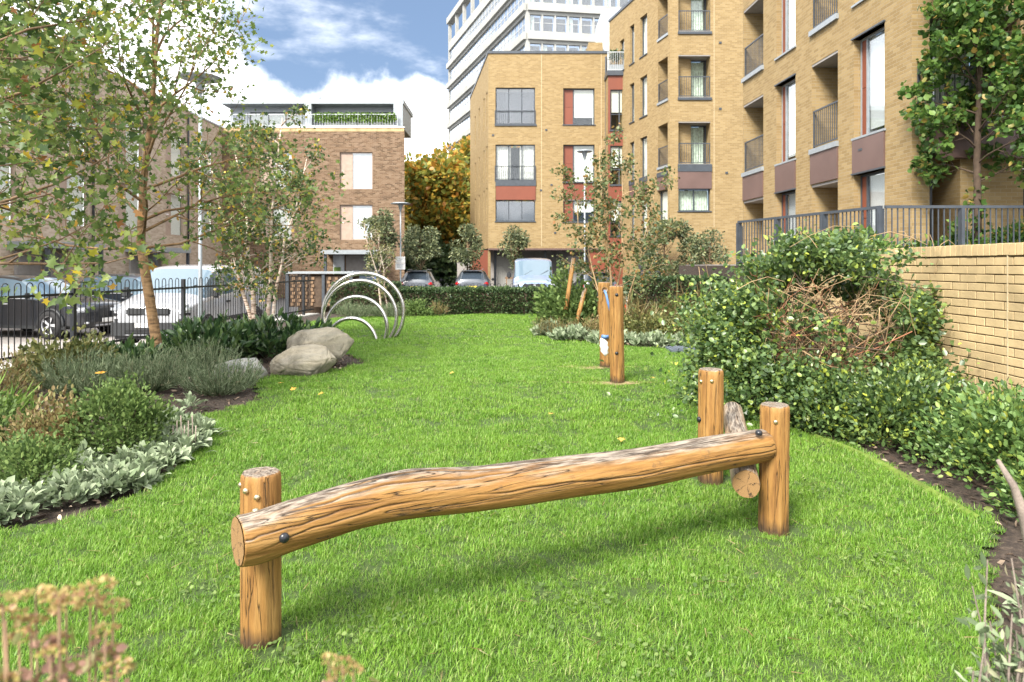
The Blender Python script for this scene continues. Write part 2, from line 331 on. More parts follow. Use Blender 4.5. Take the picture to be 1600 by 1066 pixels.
leaf('leaf_euonymus', [(0, (0.034, 0.068, 0.020)), (0.4, (0.080, 0.140, 0.040)), (0.75, (0.135, 0.21, 0.066)), (0.94, (0.18, 0.24, 0.05)), (1.0, (0.28, 0.30, 0.05))], 0.3, 0.4, 0.5)
leaf('leaf_hedge', [(0, (0.014, 0.030, 0.012)), (0.6, (0.040, 0.070, 0.026)), (1.0, (0.10, 0.14, 0.055))], 0.2)
leaf('leaf_laurel', [(0, (0.010, 0.024, 0.010)), (0.55, (0.030, 0.062, 0.020)), (1.0, (0.085, 0.13, 0.04))], 0.2, 0.32, 0.55)
leaf('leaf_silver', [(0, (0.11, 0.145, 0.080)), (0.5, (0.175, 0.215, 0.130)), (1.0, (0.265, 0.30, 0.205))], 0.2, 0.85, 0.1)
leaf('leaf_lavender', [(0, (0.048, 0.070, 0.034)), (0.5, (0.115, 0.150, 0.080)), (0.9, (0.21, 0.25, 0.155)), (1.0, (0.22, 0.19, 0.12))], 0.2, 0.8, 0.1)
leaf('leaf_bush', [(0, (0.040, 0.070, 0.020)), (0.5, (0.080, 0.125, 0.036)), (1.0, (0.145, 0.20, 0.060))], 0.35, 0.6, 0.25)
leaf('leaf_olive', [(0, (0.045, 0.055, 0.018)), (0.5, (0.10, 0.115, 0.035)), (1.0, (0.20, 0.18, 0.07))], 0.3)
leaf('leaf_dry', [(0, (0.075, 0.048, 0.024)), (0.3, (0.16, 0.115, 0.048)), (0.6, (0.23, 0.19, 0.085)), (1.0, (0.09, 0.12, 0.036))], 0.35)
leaf('leaf_bright', [(0, (0.075, 0.14, 0.025)), (1, (0.15, 0.23, 0.05))], 0.35)
leaf('leaf_fallen', [(0, (0.52, 0.36, 0.05)), (1, (0.42, 0.20, 0.05))], 0.3)
leaf('mulch_chip', [(0, (0.02, 0.014, 0.011)), (0.6, (0.07, 0.05, 0.038)), (0.9, (0.20, 0.15, 0.11)), (1.0, (0.34, 0.27, 0.20))], 0.0, 0.9, 0.1)
leaf('petal', [(0, (0.25, 0.22, 0.06)), (0.4, (0.31, 0.25, 0.10)), (0.7, (0.30, 0.18, 0.09)), (1.0, (0.15, 0.09, 0.05))], 0.4)
leaf('seed_brown', [(0, (0.11, 0.06, 0.045)), (1.0, (0.30, 0.18, 0.13))], 0.2)

# ------------------------------------------------------------------ geometry helpers
class MB:
    """collects boxes, tubes and sheets for ONE mesh"""
    def __init__(s): s.v = []; s.f = []; s.uv = []; s.smooth = []
    def quad(s, a, b, c, d, uv=None, sm=False):
        i = len(s.v); s.v += [tuple(a), tuple(b), tuple(c), tuple(d)]; s.f.append((i, i+1, i+2, i+3))
        s.uv.append(uv or ((0, 0), (1, 0), (1, 1), (0, 1))); s.smooth.append(sm)
    def box(s, x0, x1, y0, y1, z0, z1):
        i = len(s.v)
        s.v += [(x, y, z) for z in (z0, z1) for y in (y0, y1) for x in (x0, x1)]
        X, Y, Z = x1-x0, y1-y0, z1-z0
        for f, (a, b, p, q) in (((0, 2, 3, 1), (x0, y0, Y, X)), ((4, 5, 7, 6), (x0, y0, X, Y)), ((0, 1, 5, 4), (x0, z0, X, Z)), ((2, 6, 7, 3), (x0, z0, Z, X)), ((0, 4, 6, 2), (y0, z0, Z, Y)), ((1, 3, 7, 5), (y0, z0, Y, Z))):
            s.f.append(tuple(i+k for k in f)); s.uv.append(((a, b), (a+p, b), (a+p, b+q), (a, b+q)) if f[1] in (1, 3, 5) else ((a, b), (a, b+p), (a+q, b+p), (a+q, b))); s.smooth.append(False)
        return s
    def tube(s, pts, radii, n=6, cap=True, wob=0.0):
        pts = [Vector(p) for p in pts]; base = len(s.v); m = len(pts)
        if not hasattr(radii, '__len__'): radii = [radii]*m
        ref = None
        for k in range(m):
            t = (pts[min(k+1, m-1)] - pts[max(k-1, 0)]);
            if t.length < 1e-9: t = Vector((0, 0, 1))
            t.normalize()
            if ref is None: ref = Vector((1, 0, 0)) if abs(t.x) < 0.8 else Vector((0, 1, 0))
            u = (ref - t*ref.dot(t)); u.normalize(); w = t.cross(u); ref = u
            for j in range(n):
                a = 2*math.pi*j/n; r = radii[k]*(1 + wob*random.uniform(-1, 1))
                p = pts[k] + u*(math.cos(a)*r) + w*(math.sin(a)*r); s.v.append(p[:])
        for k in range(m-1):
            for j in range(n):
                a = base+k*n+j; b = base+k*n+(j+1) % n
                s.f.append((a, b, b+n, a+n)); s.uv.append(((j/n, k), ((j+1)/n, k), ((j+1)/n, k+1), (j/n, k+1))); s.smooth.append(True)
        if cap:
            for k, rev in ((0, True), (m-1, False)):
                idx = [base+k*n+j for j in range(n)]
                s.f.append(tuple(reversed(idx)) if rev else tuple(idx)); s.uv.append(tuple((math.cos(2*math.pi*j/n), math.sin(2*math.pi*j/n)) for j in range(n))); s.smooth.append(False)
        return s
    def lathe(s, prof, n=16, axis='z', o=(0, 0, 0)):
        base = len(s.v); m = len(prof)
        for r, h in prof:
            for j in range(n):
                a = 2*math.pi*j/n; x, y = r*math.cos(a), r*math.sin(a)
                p = {'z': (x, y, h), 'y': (x, h, y), 'x': (h, x, y)}[axis]
                s.v.append((p[0]+o[0], p[1]+o[1], p[2]+o[2]))
        for k in range(m-1):
            for j in range(n):
                a = base+k*n+j; b = base+k*n+(j+1) % n
                s.f.append((a, b, b+n, a+n)); s.uv.append(((0, 0), (1, 0), (1, 1), (0, 1))); s.smooth.append(True)
        return s
    def prism(s, poly, z0, z1):
        i = len(s.v); n = len(poly)
        s.v += [(x, y, z0) for x, y in poly] + [(x, y, z1) for x, y in poly]
        s.f.append(tuple(range(i+n-1, i-1, -1))); s.f.append(tuple(range(i+n, i+2*n)))
        s.uv += [tuple(reversed(poly)), tuple(poly)]; s.smooth += [False, False]
        for k in range(n):
            j = (k+1) % n; s.f.append((i+k, i+j, i+n+j, i+n+k)); L = math.dist(poly[k], poly[j])
            s.uv.append(((0, z0), (L, z0), (L, z1), (0, z1))); s.smooth.append(False)
        return s
    def mesh(s, name):
        me = bpy.data.meshes.new(name); me.from_pydata(s.v, [], s.f)
        uvl = me.uv_layers.new(name='UVMap'); flat = [c for f in s.uv for p in f for c in p[:2]]
        uvl.data.foreach_set('uv', flat); me.polygons.foreach_set('use_smooth', s.smooth); me.update()
        return me
def link(name, me, mat, parent=None, loc=None, rot=None, kind=None):
    o = bpy.data.objects.new(name, me); COL.objects.link(o)
    if me is not None and mat is not None:
        if not len(me.materials): me.materials.append(MATS[mat])
    if parent is not None: o.parent = parent
    if loc is not None: o.location = loc
    if rot is not None: o.rotation_euler = rot
    if kind: o['kind'] = kind
    return o
def build(mb, name, mat, parent=None, loc=None, rot=None, kind=None): return link(name, mb.mesh(name), mat, parent, loc, rot, kind)
def thing(name, label, cat, loc=(0, 0, 0), rz=0, group=None):
    o = bpy.data.objects.new(name, None); COL.objects.link(o); o.location = loc; o.rotation_euler = (0, 0, rz); o.empty_display_size = 0.1
    return tag(o, label, cat, group)
def tag(o, label, cat, group=None):
    o['label'] = label; o['category'] = cat
    if group: o['group'] = group
    return o
def structure(o): o['kind'] = 'structure'; return o
def fastmesh(name, V, loops, totals, smooth=False):
    me = bpy.data.meshes.new(name); V = np.asarray(V, np.float32); loops = np.asarray(loops, np.int32); totals = np.asarray(totals, np.int32)
    me.vertices.add(len(V)); me.vertices.foreach_set('co', V.ravel())
    me.loops.add(len(loops)); me.loops.foreach_set('vertex_index', loops)
    me.polygons.add(len(totals)); st = np.concatenate(([0], np.cumsum(totals)[:-1])).astype(np.int32)
    me.polygons.foreach_set('loop_start', st); me.polygons.foreach_set('loop_total', totals)
    if smooth: me.polygons.foreach_set('use_smooth', np.ones(len(totals), bool))
    me.update(calc_edges=True); return me
# leaf outlines: y along the leaf, x across, z the fold
LEAVES = {
 'diamond': ([(0, 0, 0), (0.30, 0.5, 0.07), (0, 1, 0), (-0.30, 0.5, 0.07)], [(0, 1, 2), (0, 2, 3)]),
 'oval': ([(0, 0, 0), (0.25, 0.28, 0.06), (0.25, 0.66, 0.05), (0, 1, -0.05), (-0.25, 0.66, 0.05), (-0.25, 0.28, 0.06)], [(0, 1, 2, 3), (0, 3, 4, 5)]),
 'round': ([(0, 0, 0), (0.36, 0.25, 0.06), (0.36, 0.62, 0.05), (0, 1, -0.04), (-0.36, 0.62, 0.05), (-0.36, 0.25, 0.06)], [(0, 1, 2, 3), (0, 3, 4, 5)]),
 'strap': ([(0, 0, 0), (0.12, 0.3, 0.03), (0.13, 0.65, 0.02), (0, 1, -0.08), (-0.13, 0.65, 0.02), (-0.12, 0.3, 0.03)], [(0, 1, 2, 3), (0, 3, 4, 5)]),
 'needle': ([(-0.045, 0, 0), (0.045, 0, 0), (0.03, 0.6, 0.03), (0, 1, 0), (-0.03, 0.6, 0.03)], [(0, 1, 2, 3, 4)]),
 'maple': ([(0, 0, 0), (0.30, 0.02, 0.05), (0.20, 0.24, 0.03), (0.52, 0.46, 0.09), (0.22, 0.56, 0.02), (0, 1.0, -0.06), (-0.22, 0.56, 0.02), (-0.52, 0.46, 0.09), (-0.20, 0.24, 0.03), (-0.30, 0.02, 0.05)], [(0, 1, 2), (0, 2, 3, 4), (0, 4, 5), (0, 5, 6), (0, 6, 7, 8), (0, 8, 9)]),
}
def unit(a): return a/np.maximum(np.linalg.norm(a, axis=-1, keepdims=True), 1e-9)
def leafmesh(name, P, D, size, shape='oval', var=0.35, upbias=1.0, wid=1.0, rs=None):
    """many separate leaves at P pointing along D, faces turned towards the light"""
    r = rs or rng; P = np.asarray(P, float); n = len(P)
    T, F = LEAVES[shape]; T = np.array(T, float); T[:, 0] *= wid
    D = unit(np.asarray(D, float) + 1e-6); nb = r.normal(size=(n, 3)); nb[:, 2] += upbias; nb = nb - D*np.sum(nb*D, 1, keepdims=True); nb = unit(nb)
    X = np.cross(D, nb); s = size*(1 + var*r.uniform(-1, 1, n)); s = s[:, None, None]
    V = P[:, None, :] + s*(T[None, :, 0:1]*X[:, None, :] + T[None, :, 1:2]*D[:, None, :] + T[None, :, 2:3]*nb[:, None, :])
    k = len(T); one = np.concatenate([np.array(f) for f in F]); loops = (np.arange(n)[:, None]*k + one[None, :]).ravel()
    tot = np.tile([len(f) for f in F], n)
    return fastmesh(name, V.reshape(-1, 3), loops, tot)
def vnoise(P, seed=0.0, s=1.0):
    x, y, z = P[:, 0]*s+seed, P[:, 1]*s+seed*1.7, P[:, 2]*s-seed*0.6
    return (np.sin(1.9*x+1.3*np.sin(2.3*y))+np.sin(2.1*y+1.7*np.sin(1.7*z+seed))+np.sin(2.7*z+1.1*np.sin(2.9*x)))/3.0
def gz(y):
    t = min(max((y-2.5)/6.0, 0.0), 1.0); return 0.25*t*t*(3-2*t)
def gzv(y):
    t = np.clip((y-2.5)/6.0, 0, 1); return 0.25*t*t*(3-2*t)
def inside(px, py, poly):
    r = np.zeros(len(px), bool); n = len(poly); j = n-1
    for i in range(n):
        xi, yi = poly[i]; xj, yj = poly[j]
        c = ((yi > py) != (yj > py)) & (px < (xj-xi)*(py-yi)/((yj-yi) if yj != yi else 1e-9)+xi); r ^= c; j = i
    return r
def smooth_poly(p, it=2):
    for _ in range(it):
        q = []
        for i in range(len(p)):
            a, b = p[i], p[(i+1) % len(p)]
            q += [(a[0]*.75+b[0]*.25, a[1]*.75+b[1]*.25), (a[0]*.25+b[0]*.75, a[1]*.25+b[1]*.75)]
        p = q
    return p
GROUND = -0.32

# ------------------------------------------------------------------ ground, road, car park, lawn, beds
structure(build(MB().box(-900, 900, -60, 1500, GROUND-1.0, GROUND), 'ground', 'asphalt'))
b = MB(); b.quad((-40, 8, GROUND+.004), (-6.95, 8, GROUND+.004), (-5.75, 24, GROUND+.004), (-40, 24, GROUND+.004)); structure(build(b, 'car_park', 'paving'))
b = MB(); b.quad((-17, 21.5, GROUND+.008), (16, 21.5, GROUND+.008), (16, 24.0, GROUND+.008), (-17, 24.0, GROUND+.008)); structure(build(b, 'pavement', 'paving'))
for k in range(7):
    b = MB(); x = -16.6+2.6*k; b.box(x, x+.09, 12.8, 17.8, GROUND+.006, GROUND+.011) if k < 2 else b.box(-5.2+2.5*(k-2), -5.1+2.5*(k-2), 34, 38.5, GROUND+.002, GROUND+.007)
    structure(build(b, 'parking_line', 'road_paint'))
FENCE_A, FENCE_B = (-7.02, 4.8), (-5.55, 19.2)        # line of the low boundary wall
def fx(y): return FENCE_A[0]+(FENCE_B[0]-FENCE_A[0])*(y-FENCE_A[1])/(FENCE_B[1]-FENCE_A[1])
# earth of the whole garden, as one sheet that follows the mound
ys = np.arange(-1.0, 20.81, 0.2); xs = np.linspace(0, 1, 46)
V = []; 
for y in ys:
    l = fx(y) + 0.05; r_ = 4.3 if y < 11 else min(4.3+(y-11)*0.22, 5.6)
    for x in xs: X = l+(r_-l)*x; V.append((X, y, gz(y)-0.02+0.012*math.sin(X*7.1+y*3.3)*math.sin(y*5.7)))
F = []; n = len(xs)
for j in range(len(ys)-1):
    for i in range(n-1): a = j*n+i; F += [a, a+1, a+n+1, a+n]
o = link('planting_bed', fastmesh('planting_bed', V, F, [4]*(len(F)//4), True), 'soil'); structure(o)
LAWN = smooth_poly([(-2.98, 3.97), (-2.77, 4.1), (-2.56, 4.33), (-2.47, 4.71), (-2.46, 5.15), (-2.52, 5.65), (-2.70, 6.03), (-3.05, 6.3), (-2.87, 6.5), (-2.61, 6.86), (-2.62, 7.15), (-2.98, 7.85), (-2.9, 8.47), (-2.25, 8.73), (-1.98, 9.41), (-2.2, 10.0), (-2.9, 10.9), (-3.8, 12.6), (-4.7, 15), (-4.76, 16.94), (-4.4, 17.7),
    (-2.56, 18.3), (0.82, 19.3), (0.95, 17.2), (0.40, 14.2), (0.7, 12.55), (1.51, 11.55), (2.47, 11.02), (3.05, 10.3), (3.0, 9.2), (2.35, 7.9), (2.21, 6.6), (2.47, 6.0), (2.65, 5.65), (2.78, 5.45), (2.84, 4.85), (2.90, 4.38), (2.92, 4.1), (2.6, 3.75), (1.9, 2.7), (1.2, 1.9), (0.8, 1.0), (-1.2, 0.9), (-3.2, 2.4), (-3.9, 3.6), (-3.4, 3.9)], 2)
g = 0.1; xs = np.arange(-5.2, 3.3, g); ys = np.arange(0.8, 19.5, g); XX, YY = np.meshgrid(xs, ys); cx, cy = XX.ravel()+g/2, YY.ravel()+g/2
ok = inside(cx, cy, LAWN); V = []; 
ids = np.nonzero(ok)[0]
for i in ids:
    x, y = XX.ravel()[i], YY.ravel()[i]
    V += [(x, y, gz(y)+.004), (x+g, y, gz(y)+.004), (x+g, y+g, gz(y+g)+.004), (x, y+g, gz(y+g)+.004)]
o = link('lawn', fastmesh('lawn', V, np.arange(len(V)), [4]*len(ids)), 'turf'); structure(o)

POSTS = [(-1.07, 2.905, .080, .72), (1.535, 4.01, .085, .745), (1.395, 4.80, .084, .79)]
PAIR = [(1.22, 7.91, .083, 1.12), (1.245, 9.05, .080, 1.13)]
# ------------------------------------------------------------------ grass: blades in small tufts, scattered with geometry nodes
def tuft(name, nb, spread, hmin, hmax, w, seed):
    r = np.random.default_rng(seed); V = []; L = []; T = []
    for k in range(nb):
        a = r.uniform(0, 6.283); d = spread*math.sqrt(r.uniform()); x, y = d*math.cos(a), d*math.sin(a)
        h = r.uniform(hmin, hmax); lean = min(abs(r.normal(0.68, 0.32)), .97)*h; az = r.uniform(0, 6.283); dx, dy = math.cos(az), math.sin(az); wx, wy = -dy*w*r.uniform(.7, 1.3), dx*w*r.uniform(.7, 1.3)
        i = len(V); dr = max(h*h-min(lean, h*.95)**2, 0.0)**.5
        V += [(x-wx, y-wy, 0), (x+wx, y+wy, 0), (x+dx*lean*.30+wx*.8, y+dy*lean*.35+wy*.8, dr*.6), (x+dx*lean*.35-wx*.8, y+dy*lean*.35-wy*.8, dr*.6), (x+dx*lean, y+dy*lean, dr)]
        L += [i, i+1, i+2, i+3, i+3, i+2, i+4]; T += [4, 3]
    me = fastmesh(name, V, L, T, True); me.materials.append(MATS['grass_blade'])
    return bpy.data.objects.new(name, me)
def scatter(name, pts, scl, protos, label, cat):
    coll = bpy.data.collections.new(name+'_tufts')
    for p in protos: coll.objects.link(p)
    me = bpy.data.meshes.new(name); me.vertices.add(len(pts)); me.vertices.foreach_set('co', np.asarray(pts, np.float32).ravel())
    at = me.attributes.new('sc', 'FLOAT', 'POINT'); at.data.foreach_set('value', np.asarray(scl, np.float32)); me.update()
    o = bpy.data.objects.new(name, me); COL.objects.link(o); o['kind'] = 'stuff'; tag(o, label, cat)
    ng = bpy.data.node_groups.new(name, 'GeometryNodeTree')
    ng.interface.new_socket('Geometry', in_out='INPUT', socket_type='NodeSocketGeometry'); ng.interface.new_socket('Geometry', in_out='OUTPUT', socket_type='NodeSocketGeometry')
    gi = ng.nodes.new('NodeGroupInput'); go = ng.nodes.new('NodeGroupOutput'); ip = ng.nodes.new('GeometryNodeInstanceOnPoints')
    ci = ng.nodes.new('GeometryNodeCollectionInfo'); ci.inputs[0].default_value = coll; ci.inputs[1].default_value = True; ci.inputs[2].default_value = True
    rv = ng.nodes.new('FunctionNodeRandomValue'); rv.data_type = 'FLOAT_VECTOR'; rv.inputs[0].default_value = (-.12, -.12, 0); rv.inputs[1].default_value = (.12, .12, 6.283)
    na = ng.nodes.new('GeometryNodeInputNamedAttribute'); na.data_type = 'FLOAT'; na.inputs[0].default_value = 'sc'
    ng.links.new(gi.outputs[0], ip.inputs['Points']); ng.links.new(ci.outputs[0], ip.inputs['Instance']); ip.inputs['Pick Instance'].default_value = True
    ng.links.new(rv.outputs[0], ip.inputs['Rotation']); ng.links.new(na.outputs[0], ip.inputs['Scale']); ng.links.new(ip.outputs[0], go.inputs[0])
    md = o.modifiers.new('scatter', 'NODES'); md.node_group = ng
    return o
def lawnpts(y0, y1, dens):
    n = int((y1-y0)*9.0*dens); x = rng.uniform(-5.3, 3.3, n); y = rng.uniform(y0, y1, n); k = inside(x, y, LAWN)
    lim = (np.abs(x) < 0.85*y+0.9); k &= lim
    for px, py, r, h in POSTS+PAIR:
        d = np.hypot(x-px, y-py); k &= (d > r*0.8) & ((d > r*2.6) | (rng.uniform(size=n) < 0.62))
    for (px, py, rx, ry) in ((1.14, 7.86, .40, .10), (1.08, 9.05, .45, .13), (-1.06, 2.87, .22, .13), (1.48, 3.96, .26, .12)):
        d = ((x-px)/rx)**2+((y-py)/ry)**2; k &= (d > 1.0) | (rng.uniform(size=n) < 0.42)
    x, y = x[k], y[k]; P = np.stack([x, y, gzv(y)], 1)
    s = 0.92+0.22*vnoise(P, 2.0, 2.2)+0.20*vnoise(P, 5.0, 8.0)+rng.uniform(-.15, .15, len(x))
    return P, np.clip(s, .45, 1.5)
near = [tuft('blades', 72, .075, .016, .050, .0016, 100+k) for k in range(6)]
P1, S1 = lawnpts(1.0, 6.0, 430)
scatter('near_grass', P1, S1, near, 'short green lawn grass around the log balance beam', 'grass')
mid = [tuft('blades', 70, .11, .020, .054, .0022, 200+k) for k in range(5)]
P2, S2 = lawnpts(6.0, 11.5, 190)
scatter('middle_grass', P2, S2, mid, 'short green lawn grass between the boulders and the twin posts', 'grass')
far = [tuft('blades', 60, .17, .026, .055, .0042, 300+k) for k in range(4)]
P3, S3 = lawnpts(11.5, 19.4, 75)
scatter('far_grass', P3, S3, far, 'short green lawn grass in front of the clipped hedge', 'grass')
for i, (px, py, rx, ry) in enumerate([(1.14, 7.86, .46, .11), (1.08, 9.02, .48, .14)]):
    V = [(px, py, gz(py)+.010)]; L = []; m = 26
    for k in range(m):
        a = 6.283*k/m; q = 1+.25*math.sin(3*a+i)+.12*math.sin(7*a); V.append((px+rx*q*math.cos(a), py+ry*q*math.sin(a), gz(py+ry*q*math.sin(a))+.008)); L += [0, 1+k, 1+(k+1) % m]
    structure(link('bare_patch', fastmesh('bare_patch', V, L, [3]*m), 'straw_soil'))
# clover and plantain patches, dead clippings
C0 = [(-1.5, 3.3), (-.6, 3.0), (.3, 3.2), (1.0, 3.3), (1.9, 3.6), (-.2, 4.2), (.9, 4.6), (-1.7, 4.8), (2.1, 4.6), (.2, 5.4), (-.9, 2.75), (.6, 2.7), (1.6, 3.1), (-2.2, 5.9), (1.3, 6.4), (-.4, 6.9), (-1.9, 3.9)]
P = np.concatenate([np.stack([cx_+rng.normal(0, .13, 60), cy_+rng.normal(0, .10, 60), np.zeros(60)], 1) for cx_, cy_ in C0]); P = P[inside(P[:, 0], P[:, 1], LAWN)]; P[:, 2] = gzv(P[:, 1])+rng.uniform(.02, .045, len(P)); D = rng.normal(size=P.shape); D[:, 2] *= .35
o = link('clover', leafmesh('clover', P, D, .019, 'round', .4, 3.0, 1.2), 'leaf_bush', kind='stuff'); tag(o, 'small clover leaves in patches among the lawn grass', 'clover')
n = 1500; P = np.stack([rng.uniform(-3, 3, n), rng.uniform(2.5, 8, n), np.zeros(n)], 1); P = P[inside(P[:, 0], P[:, 1], LAWN)]; P[:, 2] = gzv(P[:, 1])+rng.uniform(.012, .045, len(P)); D = rng.normal(size=P.shape); D[:, 2] *= .3
o = link('straw', leafmesh('straw', P, D, .05, 'needle', .5, 1.0, .7), 'leaf_dry', kind='stuff'); tag(o, 'dead grass clippings scattered through the lawn', 'straw')
# bark mulch on the beds
n = 15000; x = rng.uniform(-5.4, 4.0, n); y = rng.uniform(2.0, 12.5, n); k = ~inside(x, y, LAWN) & (np.abs(x) < .85*y+.5) & (x > fx(0)+.1*y+.3); x, y = x[k], y[k]
P = np.stack([x, y, gzv(y)-.005+rng.uniform(0, .02, len(x))], 1); D = rng.normal(size=P.shape); D[:, 2] *= .3
o = link('mulch', leafmesh('mulch', P, D, .045, 'oval', .6, 2.0, .7), 'mulch_chip', kind='stuff'); tag(o, 'dark bark mulch strewn over the planting beds', 'mulch')
# moss strip along the edge of the lawn by the shrubs
V = []; L = []; pts = [(2.84, 4.15), (2.83, 4.45), (2.80, 4.85), (2.76, 5.2), (2.68, 5.5), (2.55, 5.8)]
for i, (px, py) in enumerate(pts):
    for q in (-.04, .0, .04): V.append((px+q, py+q*.3, gz(py)+(.035 if q == 0 else .0)))
for i in range(len(pts)-1):
    for q in (0, 1): a = 3*i+q; L += [a, a+1, a+4, a+3]
structure(link('mossy_edge', fastmesh('mossy_edge', V, L, [4]*(len(L)//4), True), 'moss'))

# ------------------------------------------------------------------ buildings
class Facade:
    """one wall plane: u runs left to right seen from outside, n points into the wall"""
    def __init__(s, parent, a, b, z0, z1, mat, ops=(), name='wall', depth=0.13, base=None):
        s.p = parent; s.a = Vector((a[0], a[1], 0)); d = Vector((b[0]-a[0], b[1]-a[1], 0)); s.L = d.length; s.u = d.normalized(); s.n = Vector((-s.u.y, s.u.x, 0))
        s.base = Vector(parent.location); s.M = Matrix(((s.u.x, s.n.x, 0, s.a.x-s.base.x), (s.u.y, s.n.y, 0, s.a.y-s.base.y), (0, 0, 1, -s.base.z), (0, 0, 0, 1)))
        s.depth = depth
        us = sorted({0.0, s.L, *[o[0] for o in ops], *[o[1] for o in ops]}); zs = sorted({z0, z1, *[o[2] for o in ops], *[o[3] for o in ops]})
        m = MB()
        for i in range(len(us)-1):
            for j in range(len(zs)-1):
                u0, u1, v0, v1 = us[i], us[i+1], zs[j], zs[j+1]; c = ((u0+u1)/2, (v0+v1)/2)
                if any(o[0] < c[0] < o[1] and o[2] < c[1] < o[3] for o in ops): continue
                m.quad((u0, 0, v0), (u1, 0, v0), (u1, 0, v1), (u0, 0, v1), ((u0, v0), (u1, v0), (u1, v1), (u0, v1)))
        for o in ops:
            u0, u1, v0, v1 = o[:4]; D = o[4] if len(o) > 4 else depth
            m.quad((u0, 0, v0), (u0, 0, v1), (u0, D, v1), (u0, D, v0), ((0, v0), (0, v1), (D, v1), (D, v0)))
            m.quad((u1, 0, v1), (u1, 0, v0), (u1, D, v0), (u1, D, v1), ((0, v1), (0, v0), (D, v0), (D, v1)))
            m.quad((u0, 0, v0), (u0, D, v0), (u1, D, v0), (u1, 0, v0), ((u0, 0), (u0, D), (u1, D), (u1, 0)))
            m.quad((u0, 0, v1), (u1, 0, v1), (u1, D, v1), (u0, D, v1), ((u0, 0), (u1, 0), (u1, D), (u0, D)))
        s.wall = s.put(m, name, mat)
    def put(s, mb, name, mat, at=(0, 0, 0), parent=None):
        o = build(mb, name, mat, parent or s.p)
        o.matrix_local = (s.M @ Matrix.Translation(at)) if parent is None else Matrix.Translation(at)
        return o
    def window(s, u0, u1, z0, z1, cols=1, panel=0.0, pmat='red_panel', inset=None, back='blind', drop=1.0, gl='window_glass', sill=True, fr='charcoal_metal', transom=None, fw=0.055):
        """frame (part) with panes, blind, infill panel and sill as its pieces"""
        y = s.depth-0.06 if inset is None else inset; w, h = u1-u0, z1-z0; W0 = w*panel
        f = MB(); e = 0.004
        f.box(e, fw, 0, .06, e, h-e); f.box(w-fw, w-e, 0, .06, e, h-e); f.box(fw, w-fw, 0.001, .059, e, fw); f.box(fw, w-fw, .001, .059, h-fw, h-e)
        xs = [W0+(w-W0)*k/cols for k in range(cols+1)]; xs[0] = max(W0, fw); xs[-1] = w-fw
        for x in (xs[1:-1] + ([W0] if panel else [])): f.box(x-fw*.5, x+fw*.5, .002, .058, fw, h-fw)
        if transom: f.box(xs[0], xs[-1], .003, .057, transom*h-.02, transom*h+.02)
        win = s.put(f, 'window', fr, (u0, y, z0))
        for k in range(cols):
            p = MB(); p.box(xs[k]+(fw*.5 if k or panel else 0), xs[k+1]-(fw*.5 if k < cols-1 else 0), .025, .032, fw, h-fw); s.put(p, 'pane', gl, parent=win)
        if panel:
            p = MB(); p.box(fw, W0-fw*.5, .012, .045, fw, h*.5-.006); p.box(fw, W0-fw*.5, .012, .045, h*.5+.006, h-fw); s.put(p, 'infill_panel', pmat, parent=win)
        if back:
            q = MB(); mt = {'blind': 'blind', 'curtain': 'curtain', 'green': 'curtain_green'}[back]
            if back == 'blind': q.box(xs[0], xs[-1], .085, .095, fw+(h-2*fw)*(1-drop), h-fw)
            else:
                for (c0, c1) in ((0, .38), (.62, 1)) if drop < 1 else ((0, 1),):
                    x0, x1 = xs[0]+(xs[-1]-xs[0])*c0, xs[0]+(xs[-1]-xs[0])*c1; m = max(4, int((x1-x0)/.06))
                    for k in range(m): a, b_ = x0+(x1-x0)*k/m, x0+(x1-x0)*(k+1)/m; q.quad((a, .13+.03*(k % 2), fw), (b_, .13+.03*((k+1) % 2), fw), (b_, .13+.03*((k+1) % 2), h-fw), (a, .13+.03*(k % 2), h-fw))
            s.put(q, 'blind' if back == 'blind' else 'curtain', mt, parent=win)
        r = MB(); r.box(.01, w-.01, .9, .92, .01, h-.01); r.quad((.01, .07, .01), (w-.01, .07, .01), (w-.01, .9, .01), (.01, .9, .01)); s.put(r, 'room_back', 'interior', parent=win)
        if sill:
            q = MB(); q.box(-.05, w+.05, -y-.045, -.002, -.045, .003); s.put(q, 'sill', fr, parent=win)
        return win
    def spandrel(s, u0, u1, z0, z1, mat='red_panel', proud=0.03, fascia=0.0):
        m = MB(); m.box(u0, u1, -proud, s.depth, z0, z1-fascia); o = s.put(m, 'spandrel_panel', mat)
        if fascia: q = MB(); q.box(u0-.02, u1+.02, -proud-.02, s.depth, z1-fascia+.002, z1); s.put(q, 'fascia', 'charcoal_metal', parent=o)
        return o
    def rail(s, u0, u1, z0, h=1.0, y=-0.02, step=.11, mat='charcoal_metal'):
        m = MB(); m.box(u0, u1, y, y+.035, z0+h-.04, z0+h); m.box(u0, u1, y+.004, y+.03, z0+.06, z0+.09)
        k = u0+step*.5
        while k < u1: m.box(k-.008, k+.008, y+.008, y+.024, z0+.088, z0+h-.038); k += step
        for e in (u0, u1-.03): m.box(e+.002, e+.032, y+.002, y+.032, z0, z0+h-.001)
        return s.put(m, 'balcony_railing', mat)
    def loggia(s, u0, u1, z0, z1, D=0.9, cols=2, back='green', rail=True):
        m = MB(); m.box(u0+.003, u1-.003, .01, D-.01, z1-.05, z1-.004); m.box(u0+.003, u1-.003, -.05, D-.01, z0+.004, z0+.06); s.put(m, 'balcony_slab', 'soffit')
        s.window(u0+.004, u1-.004, z0+.06, z1-.05, cols, inset=D-.10, back=back, drop=1, sill=False)
        if rail: s.rail(u0+.01, u1-.01, z0+.05, 1.0, .03)
def solid(parent, poly, z0, z1, mat, name):
    bx, by, bz = parent.location; m = MB(); m.prism([(x-bx, y-by) for x, y in poly], z0-bz, z1-bz); return build(m, name, mat, parent)

